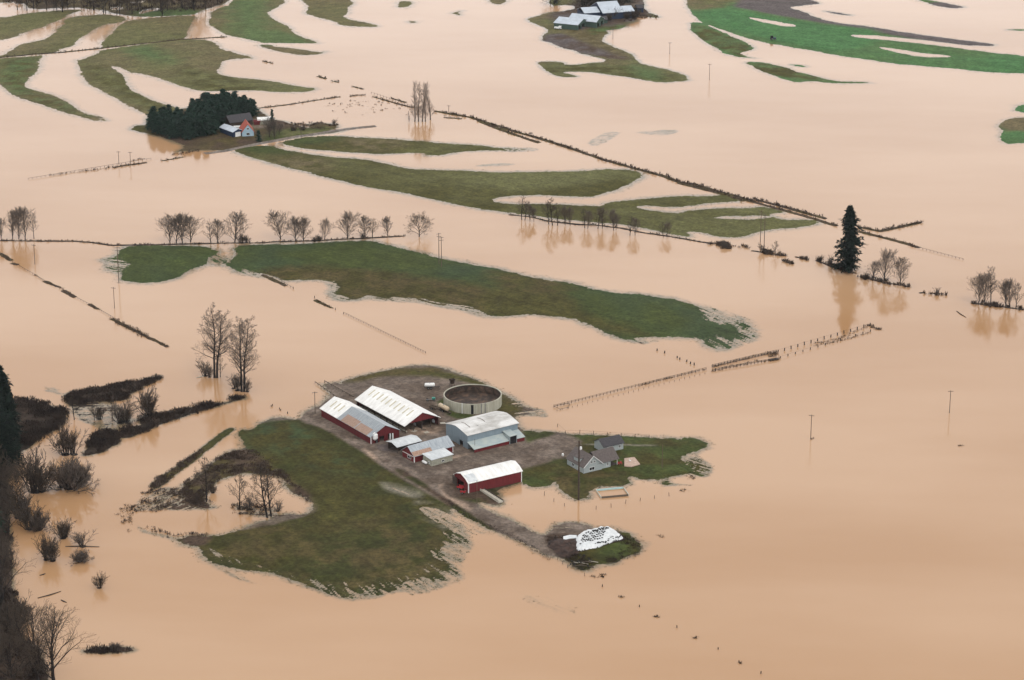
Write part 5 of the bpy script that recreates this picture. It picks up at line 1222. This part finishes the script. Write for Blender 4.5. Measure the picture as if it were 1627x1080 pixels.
# propane tank
t_ = empty('gas_tank', P(671.3,735.3,GZ), math.radians(-52), 'white horizontal gas tank at the left wall of the block shed', 'gas tank')
m_ = MB(); m_.lathe([(0,0),(.4,.05),(.55,.3),(.55,2.7),(.4,2.95),(0,3.0)], (0,0,.85), 16, 'x'); m_.build('tank', M['white'], t_, True)
for x in (.6,2.3): MB().box(x,x+.15,-.4,.4,-.1,.45).build('leg', M['steel'], t_)
# feed troughs behind barns
for i, (a, b) in enumerate([((501,608.5),(540,636)), ((516,607),(562,632))]):
    A_, B_ = P(*a,.2), P(*b,.2); d_ = B_-A_
    t_ = empty('feed_trough', A_, math.atan2(d_.y, d_.x), ['long low wooden rail line nearer the corner pole, behind the left barn','long low wooden rail line farther back behind the left barn'][i], 'rail fence')
    MB().box(0,d_.length,-.08,.08,.5,.8).build('rail', M['wood'], t_)
    for k in range(9): MB().box(k*d_.length/8-.1,k*d_.length/8+.1,-.2,-.09,-.5,.9).build('post', M['dark_wood'], t_)
# concrete ramp by the red barn
A_, B_ = P(766.5,777.5,.5), P(797,797,.4); d_ = B_-A_
t_ = empty('loading_ramp', A_, math.atan2(d_.y, d_.x), 'long narrow pale ramp running from the red barn to the water', 'ramp')
MB().box(0,d_.length,-1.3,-1.05,-.6,.7).build('side_wall', M['slab'], t_); MB().box(0,d_.length,.6,.85,-.6,.6).build('side_wall', M['dark_wood'], t_); MB().box(0,d_.length,-1.05,.6,-.6,.2).build('floor', M['slab'], t_)
# red machinery at barn G
t_ = empty('red_cart', P(727.5,776,.6), math.radians(-35), 'red open cart outside the end door of the arched barn', 'cart')
m_ = MB(); m_.box(0,2.6,-.8,.8,.7,.8); m_.box(0,2.6,-.8,-.72,.8,1.5); m_.box(0,2.6,.72,.8,.8,1.5); m_.build('box', M['red_paint'], t_)
for y in (-.95,.95): wheel(t_, 1.2, y, .42)
t_ = empty('red_cart', P(732,783,.55), math.radians(-20), 'smaller red cart nearer the corner of the arched barn', 'cart')
m_ = MB(); m_.box(0,2.0,-.6,.6,.5,.6); m_.box(0,2.0,-.6,-.52,.6,1.3); m_.box(1.92,2.0,-.5,.6,.6,1.3); m_.build('box', M['red_paint'], t_)
for y in (-.75,.75): wheel(t_, 1.0, y, .36)
m_ = MB(); a_, b_ = P(704,775,.5), P(722,770,.5); m_.tube(a_, b_, .22, .18, 6, True); m_.build('log', M['dark_wood']); o = COL.objects[-1]; tag(o, 'dark log lying on mud left of the arched barn', 'log')
# pool
pc = P(950.5,787,.15); pr_ = P(994.5,784.5,.15); d_ = pr_-pc
t_ = empty('swimming_pool', P(955.5,791.5,.0), math.radians(13), 'rectangular flooded swimming pool frame on the lawn edge', 'pool')
Lp, Wp = 11.0, 7.5
MB().box(0,Lp,-.25,.1,-.3,.75).build('side_wall', M['wood'], t_); MB().box(0,Lp,Wp-.1,Wp+.25,-.3,.75).build('side_wall', M['aqua'], t_)
MB().box(-.3,-.002,-.25,Wp+.25,-.3,.75).build('end_wall', M['slab'], t_); MB().box(Lp+.002,Lp+.3,-.25,Wp+.25,-.3,.75).build('end_wall', M['slab'], t_)
MB().box(5,Lp-.01,Wp-.14,Wp-.11,-.2,.7).build('liner', M['aqua'], t_)
MB().box(.01,Lp-.01,.12,Wp-.15,-.2,.12).build('pool_water', M['water'], t_)
# patio
m_ = MB(); q = [P(992,728,.9),P(1008,726,.9),P(1017,737,.9),P(1003,741,.9),P(992,740,.9)]; m_.prism([(v.x,v.y) for v in q][::-1], .6, .95); tag(m_.build('patio', M['patio']), 'pale pinkish patio slab at the right end of the farmhouse', 'patio')
for i, (x, y, m2, lb) in enumerate([(983,738,'red_paint','red garden chair on the porch side of the farmhouse, left of the others'),(987,737,'red_paint','red garden chair nearest the patio slab'),(1001,733,'white','white garden chair standing in the middle of the patio')]):
    c_ = empty('garden_chair', P(x,y,.95), math.radians(40*i), lb, 'chair')
    MB().box(-.35,.35,-.35,.35,.4,.5).build('seat', M[m2], c_); MB().box(-.35,.35,.28,.36,.5,1.15).build('backrest', M[m2], c_)
    for a in (-.3,.3):
        for b in (-.3,.3): m_ = MB(); m_.tube((a,b,-.2),(a,b,.4),.04,.04,4); m_.build('leg', M[m2], c_)
m_ = MB(); m_.lathe([(0,0),(.45,.02),(.5,.6),(.4,1.0),(0,1.05)], P(894.2,724,.7), 12); tag(m_.build('water_barrel', M['white']), 'small white barrel standing alone on the gravel lot', 'barrel')
for i, (x, y, a) in enumerate([(652,683,20),(659,687,60),(668,684,-10),(676,689,35),(684,680,80),(700,674,10),(663,679,50)]):
    t_ = empty('pallet', P(x,y,GZ), math.radians(a), 'wooden pallet lying in the muddy yard between the pole barn and the grey barn', 'pallet', 'pallets in the muddy yard')
    for k in range(5): MB().box(0,2.2,k*.4,k*.4+.25,.14,.2).build('board', M['slab'] if i % 2 else M['wood'], t_)
    for k in range(3): MB().box(k*1.0,k*1.0+.15,0,1.85,-.1,.14).build('bearer', M['dark_wood'], t_)
for i, (x, y) in enumerate([(655,673),(661,676),(668,672),(690,671),(694,668)]):
    m_ = MB(); m_.lathe([(0,-.7),(.75,-.7),(.85,-.6),(.85,.6),(.75,.7),(0,.7)], (0,0,.75), 16, 'y'); o = m_.build('round_bale', M['tarp'] if i in (1,3) else M['wood'], None, True); o.location = P(x,y,GZ-.1); o.rotation_euler = (0,0,i*.8)
    tag(o, ['straw-brown round bale under the open end of the pole barn, farthest left','white wrapped round bale under the open end of the pole barn','straw-brown round bale behind the white wrapped one by the pole barn','white wrapped round bale out in the yard left of the grey barn','straw-brown round bale beside the white wrapped one left of the grey barn'][i], 'bale')
# silage pile under white sheeting with tyres
S = empty('silage_pile', P(925,872,.4), 0, 'silage pile under white plastic sheeting weighted with dark tyres', 'silage pile')
org = P(925,872,.4)
out = [P(a,b,.5) - org for a, b in ZH([(355,870),(365,825),(400,800),(500,775),(570,770),(625,795),(668,835),(640,845),(560,870),(500,892),(430,905),(372,915)])]
wp = np.array([(v.x, v.y) for v in out]); wp = np.array(chaikin([tuple(q) for q in wp], 1))
x0, y0 = wp.min(0); x1, y1 = wp.max(0); xs = np.arange(x0-1, x1+1, .45); ys = np.arange(y0-1, y1+1, .45); X, Y = np.meshgrid(xs, ys); sd = sdist(X, Y, wp)
sd2 = sd + .5*fbm(X, Y, 3, 5)
Z = np.where(sd2 > 0, 2.6*(1-np.exp(-sd2/1.5)), -.1) + .55*fbm(X, Y, 2.0, 8)*np.clip(sd2,0,1) + .12*np.sin(X*2.2+Y)*np.clip(sd2,0,1)
cell = (sd2[:-1,:-1] > 0) & (sd2[1:,:-1] > 0) & (sd2[:-1,1:] > 0) & (sd2[1:,1:] > 0)
idx = np.arange(X.size).reshape(X.shape); q = np.stack([idx[:-1,:-1][cell], idx[:-1,1:][cell], idx[1:,1:][cell], idx[1:,:-1][cell]], 1)
used, inv = np.unique(q.ravel(), return_inverse=True)
me = bpy.data.meshes.new('sheeting'); me.from_pydata(np.stack([X.ravel()[used], Y.ravel()[used], Z.ravel()[used]], 1).tolist(), [], inv.reshape(-1,4).tolist()); me.materials.append(M['tarp'])
me.polygons.foreach_set('use_smooth', [True]*len(me.polygons))
o = bpy.data.objects.new('sheeting', me); COL.objects.link(o); o.parent = S
def pile_z(x, y):
    i = int((y-ys[0])/.45); j = int((x-xs[0])/.45)
    return float(Z[i, j]) if 0 <= i < Z.shape[0] and 0 <= j < Z.shape[1] and sd2[i, j] > .3 else None
bm_ = MB()
vs = [(v[0]*1.01, v[1]*1.01) for v in wp]; bm_.prism([(a,b) for a, b in vs], -.5, .35)
bm_.build('silage_base', M['dark_brush'], S)
tyre = MB(); tyre.lathe([(.18,0),(.36,.0),(.38,.1),(.36,.2),(.18,.2),(.18,0)], (0,0,0), 12); tm_ = tyre.mesh('tyre', M['black'], True)
rs = random.Random(3); cnt = 0
def tyre_at(x, y):
    global cnt
    z = pile_z(x, y)
    if z is None or cnt >= 95: return
    o = bpy.data.objects.new('tyre', tm_); COL.objects.link(o); o.parent = S; o.location = (x, y, z+.02); o.rotation_euler = (rs.uniform(-.3,.3), rs.uniform(-.3,.3), 0); cnt += 1
for r_i in range(5):
    for c_i in range(10):
        a = 396 + c_i*14.5 + r_i*5 + rs.uniform(-1.5,1.5); b = 857 - r_i*12 - c_i*3.2 + rs.uniform(-1.2,1.2)
        v = P(*ZH([(a, b)])[0], 2.6) - org; tyre_at(v.x, v.y)
for k in range(16):
    v = P(*ZH([(470 + k*6.5 + rs.uniform(-4,4), 788 - k*1.5 + rs.uniform(-5,7))])[0], 2.6) - org; tyre_at(v.x, v.y)
for k in range(18):
    v = P(*ZH([(490 + k*9 + rs.uniform(-4,4), 874 - k*3.2 + rs.uniform(-5,5))])[0], 1.2) - org; tyre_at(v.x, v.y)
# torn second sheet
t_ = MB(); pts = [P(a,b,1.3+k) for a, b, k in [(895,852,.2),(905,849.5,.5),(916,850,.6),(917,854,.2),(906,855,.1),(899,857,0),(895,856,0)]]
t_.add(pts + [p - Vector((0,0,.25)) for p in pts], [tuple(range(7))[::-1], tuple(range(7,14))] + [(i,(i+1)%7,7+(i+1)%7,7+i) for i in range(7)])
tag(t_.build('plastic_sheet', M['tarp']), 'small loose strip of white plastic sheeting left of the silage pile', 'sheeting')
m_ = MB(); mp_ = P(902,868,.3)
N2 = 16
vs = []; fs = []
for i in range(8):
    for j in range(N2):
        a = j*2*math.pi/N2; rad = (7.0)*(1-i/8)*(1+.15*math.sin(3*a)); vs.append((mp_.x+rad*1.1*math.cos(a), mp_.y+rad*1.3*math.sin(a), .2+1.7*math.sin(i/8*1.57)+.2*rs.uniform(-1,1)))
for i in range(7):
    for j in range(N2): fs.append((i*N2+j, i*N2+(j+1)%N2, (i+1)*N2+(j+1)%N2, (i+1)*N2+j))
fs.append(tuple(7*N2+j for j in range(N2)))
m_.add(vs, fs); tag(m_.build('manure_heap', M['heap']), 'dark brown heap at the left end of the silage pile', 'heap')
for k in range(9):
    a = P(908+rs.uniform(0,30), 893+rs.uniform(-4,10), .5); ang = rs.uniform(-.9,.3); L_ = rs.uniform(2,4.5)
    m_ = MB(); m_.tube(a, a+Vector((math.cos(ang)*L_, math.sin(ang)*L_, rs.uniform(-.1,.5))), .13, .11, 5, True)
    tag(m_.build('scrap_beam', M['wood'] if k % 3 else M['slab']), 'loose scrap beam in the rubble in front of the silage pile', 'beam', 'scrap beams in front of the silage pile')
for k in range(12):
    a = P(902+rs.uniform(0,36), 884+rs.uniform(-2,16), .75)
    o = bpy.data.objects.new('tyre', tm_); COL.objects.link(o); o.parent = S; o.location = a - org; o.rotation_euler = (rs.uniform(-.5,.5), rs.uniform(-.5,.5), 0)

# ------------------------------------------------------------------ POLES AND FENCES
def pole(px, py, top, label, arms=1, r_=.17, z=0.0, group=None, m=None):
    m = m or M['pole_wood']; h_ = height_of(px, py, top, z); t = empty('utility_pole', P(px,py,z), math.radians(RNG.uniform(-20,20)), label, 'utility pole', group)
    m_ = MB(); m_.tube((0,0,-1),(0,0,h_),r_,r_*.75,8,True); m_.build('pole', m, t)
    for k in range(arms):
        zc = h_-.5-k*1.4; m_ = MB(); m_.box(-1.2,1.2,-.26,-.13,zc,zc+.16); o = m_.build('crossarm', M['pole_wood'], t)
        for x in (-1.05,-.5,.5,1.05): q_ = MB(); q_.tube((x,-.19,zc+.16),(x,-.19,zc+.42),.06,.05,5,True); q_.build('insulator', M['steel'], o)
    return t
pole(500.8,657,622,'utility pole at the left corner of the farmyard, by the red barn',z=.3)
pole(1288,698,658.5,'utility pole standing in open water right of the farm lawn')
pole(1508.5,656,620,'utility pole standing in open water near the right edge')
pole(919.3,794,700,'very tall dark pole in front of the farmhouse',2,.38,m=M['dark_wood'])
pole(1052,743,706,'light pole on the lawn right of the farmhouse',0,.15,.5)
pole(758,800,763,'thin pole in front of the arched red barn',0,.12,.2)
pole(754.5,716,697,'short pole at the lean-to of the grey barn',0,.1,.6)
pole(1127,127,101,'distant pole in the water, right of the two far ones')
pole(1064,86,67,'distant pole in the water between the far farm and the green fields')
pole(973.8,62,45,'distant pole beside the far farm island')
pole(189,261,240,'left one of two distant poles by the flooded road')
pole(207.5,263,241,'right one of two distant poles by the flooded road')
pole(189,450,392,'tall leaning pole left of the small green field',2,.2)
pole(182,490,456,'short pole just above the ditch bank at left')
pole(55.5,420,388,'pole standing in the water below the left-edge trees')
pole(697.5,419,370,'left one of the paired tall poles on the big green field',2,.2,.3)
pole(701.5,424,376,'right one of the paired tall poles on the big green field',2,.2,.3)
pole(1208,385,334,'left one of the paired tall poles on the middle bank',2,.2)
pole(1214,392,340,'right one of the paired tall poles on the middle bank',2,.2)
pole(478.5,221,199,'distant pole beside the road right of the left farm')
pole(713,178,167,'distant pole on the dike right of the poplars')
pole(27,768,745,'broken dark stub of a trunk in the left bank clump',0,.3)
pole(398,690,676,'short post at the top corner of the near field',0,.12) if False else None

def fence(label, pts, hgt=1.3, r_=.09, rails=2, z=0.0, m=None, thin=.04):
    A_ = P(*pts[0], z); t = empty('fence', A_, 0, label, 'fence')
    W_ = [P(*p_, z)-A_ for p_ in pts]; m = m or M['dark_wood']
    pm = MB().box(-r_,r_,-r_,r_,-.8,hgt).mesh('post', m)
    for v in W_:
        o = bpy.data.objects.new('post', pm); COL.objects.link(o); o.parent = t; o.location = v; o.rotation_euler = (RNG.uniform(-.08,.08), RNG.uniform(-.08,.08), 0); o.scale = (1,1,RNG.uniform(.75,1.1))
    if rails:
        rm_ = MB()
        for a, b in zip(W_[:-1], W_[1:]):
            for k in range(rails): zc = hgt*(.9-.4*k); rm_.tube(a+Vector((0,0,zc)), b+Vector((0,0,zc)), thin, thin, 4)
        rm_.build('rail', m, t)
    return t
def lerp_pts(a, b, n, jit=0): return [(a[0]+(b[0]-a[0])*i/(n-1)+RNG.uniform(-jit,jit), a[1]+(b[1]-a[1])*i/(n-1)+RNG.uniform(-jit,jit)*.4) for i in range(n)]
fence('upper rail of the long double fence running out across the water', lerp_pts((880,647),(1122,587),44) , 1.2, .1, 2, thin=.07)
fence('upper rail fence of the weedy middle stretch of the double fence', lerp_pts((1131.5,583),(1234,559.5),22), 1.3, .12, 3, thin=.09)
fence('lower rail fence of the weedy middle stretch of the double fence', lerp_pts((1131.5,589.5),(1238,571),20), 1.2, .12, 2, thin=.08)
fence('upper line of posts at the outer end of the double fence', lerp_pts((1236,560),(1383,517.5),15), 1.5, .22, 1, thin=.03)
fence('lower line of posts at the outer end of the double fence', lerp_pts((1240,569),(1383,527),13), 1.1, .18, 1, thin=.03)
fence('faint lower line of posts beside the long double fence', lerp_pts((885,653),(1120,594),30), .8, .08, 0)
fence('small rectangular drowned pen at the start of the double fence', [(880,647),(890,651.5),(903,648.5),(905,642.5),(895,643.5),(880,647)], .6, .1, 1, thin=.08)
fence('short line of stubby posts right below the green field tip', [(1044,557),(1056,561),(1076,568.5),(1080,571),(1091,574.5),(1097,578),(1103,580)], 1.2, .25, 0)
t_ = empty('cattle_gate', P(1222,573,0), math.radians(25), 'dark wooden gate deck on the lower double fence', 'gate'); MB().box(0,4.6,-1,1,.2,.55).build('deck', M['dark_wood'], t_); 
for k in range(4): MB().box(k*1.5,k*1.5+.15,-1.16,-1.02,-.5,1.2).build('post', M['dark_wood'], t_)
fence('posts of the fence behind the farmhouse at the water edge', [(886,678),(898,689),(921,689),(943,690),(965,691.5),(987,693),(1009,694.5),(1031,696)], 1.7, .1, 1, thin=.025)
fence('posts standing in water in front of the lawn and pool', [(865,787),(880,797),(897,804),(947,809),(971,806),(994,800),(1017,796),(1040,792),(1063,788)], 1.7, .09, 0)
fence('thin drowned fence running from the green field towards the yard', lerp_pts((546,498),(676,561),34), .9, .1, 1, thin=.05)
fence('posts of the drowned fence left of the thin one', [(466,459),(500,474),(533,492),(546,499)], 1.3, .14, 0)
fence('small fence posts at the north corner of the near field', [(431,646),(433,645),(444,650),(446,652),(457,657)], 1.0, .16, 0)
fence('long drowned fence slanting down the left side along the ditch bank', [q for a, b in zip(*[(lambda L: (L[:-1], L[1:]))(ZC([(0,395),(90,460),(215,530),(270,565),(460,665),(600,738),(690,790)]))][0]) for q in lerp_pts(a, b, 9)[:-1]] + ZC([(690,790)]), .75, .07, 1, thin=.06)
fence('drowned fence slanting from the small green field into the water', lerp_pts((416,428),(466,459),12), .8, .08, 1, thin=.06)
fence('thin far fence line at the end of the low dike', [q for q in lerp_pts((1443,390),(1530,413),16)], .9, .1, 1, thin=.07)
fence('thin far fence line along the drowned left road', lerp_pts((45,285),(240,253),30), .9, .08, 1, thin=.08)
fence('wire fence crossing the water behind the tall poplars', lerp_pts((590,148),(662,172),16), 1.0, .1, 1, thin=.06)
fence('short posts in the water below the causeway', [(886,890),(894,896),(902,902),(929,915)], 1.5, .08, 0)
drown = [(957,915.5),(957,932),(986.6,949),(1015.8,964),(1044,980),(1075.6,997),(1106,1013.5),(1141,1031.5),(1174,1052.5),(1209,1070)]
fence('line of drowned fence posts running off to the bottom right', drown, .9, .16, 0)
sp = []
for i, q in enumerate(drown):
    if i % 2 == 0:
        v = P(*q); sp += [(v.x+RNG.gauss(0,.5), v.y+RNG.gauss(0,.5), 0) for _ in range(5)]
for q, k in [((1050,852),7),((1527,708),7),((1085,779),10),((944,915),6),((1018,545),6),((1100,760),10),((1098,757),8),((1288,697),4),((500,657),6),((1347,431),10),((957,915),8)]:
    v = P(*q); sp += [(v.x+RNG.gauss(0,.8), v.y+RNG.gauss(0,.8), 0) for _ in range(k)]
brush('brush', 'small dark tufts of drowned weeds caught on posts in open water', sp, M['dark_brush'], .3, 1.0, 15, spread=.5)
# floating logs
for i, (a, b, lb) in enumerate([((104,868),(158,868.5),'floating log below the dark shrubs at the lower left'),((63,914),(72,911),'short floating log near the left bank'),((97,953),(106,957),'short drifting branch at the lower left'),((60,950),(97,939),'bent drifting branch beside the left bank'),((1520,494),(1535,504),'thin drifting pole near the right-edge trees'),((312,600),(326,597),'pale drifting log left of the tall tree pair')]):
    A_, B_ = P(*a,.08), P(*b,.12); m_ = MB(); mid = (A_+B_)/2 + Vector((RNG.uniform(-.4,.4), RNG.uniform(-.4,.4), .05)); m_.tube(A_, mid, .2, .28, 6, True); m_.tube(mid, B_, .28, .12, 6, True)
    tag(m_.build('log', M['dark_wood'] if i < 5 else M['slab']), lb, 'log')
# small sheds / vehicles in the far fields
t_ = empty('tractor', P(1228,63,.7), math.radians(10), 'tiny dark tractor on the bright green far field', 'tractor')
m_ = MB(); m_.box(0,2.2,-.5,.5,.9,1.7); m_.build('body', M['navy'], t_); MB().box(-1.6,0,-.8,.8,1.2,2.9).build('cab', M['dark'], t_)
for x, y, q in ((-.9,-1,.85),(-.9,1,.85),(1.7,-.8,.5),(1.7,.8,.5)): wheel(t_, x, y, q)
for i, (x, y, c_) in enumerate([(881,45.5,'white'),(896,44,'red_paint'),(903,43,'red_paint')]):
    t_ = empty('parked_truck', P(x,y,.7), math.radians(-20), ['white truck parked at the left corner of the far green barn','red truck parked in front of the far green barn, left one','red truck parked in front of the far green barn, right one'][i], 'truck')
    MB().box(0,3.2,-1,1,.6,1.5).build('bed', M[c_], t_); MB().box(3.25,5.2,-1,1,.6,2.3).build('cab', M[c_], t_)
    MB().box(5.21,5.24,-.8,.8,1.5,2.1).build('windscreen', M['glass'], t_)
    for a in (.8,4.2):
        for b in (-.9,.9): wheel(t_, a, b, .42)

# ------------------------------------------------------------------ the air
hz = MB().box(-1500, 1500, -200, 3200, -1.0, 420)
hm = bpy.data.materials.new('thin_haze'); hm.use_nodes = True; hm.node_tree.nodes.clear()
pv = hm.node_tree.nodes.new('ShaderNodeVolumePrincipled'); pv.inputs['Density'].default_value = 1.6e-5; pv.inputs['Color'].default_value = (.93,.96,1,1); pv.inputs['Anisotropy'].default_value = .2
ho = hm.node_tree.nodes.new('ShaderNodeOutputMaterial'); hm.node_tree.links.new(pv.outputs[0], ho.inputs['Volume'])
tag(hz.build('haze', hm), kind='stuff')
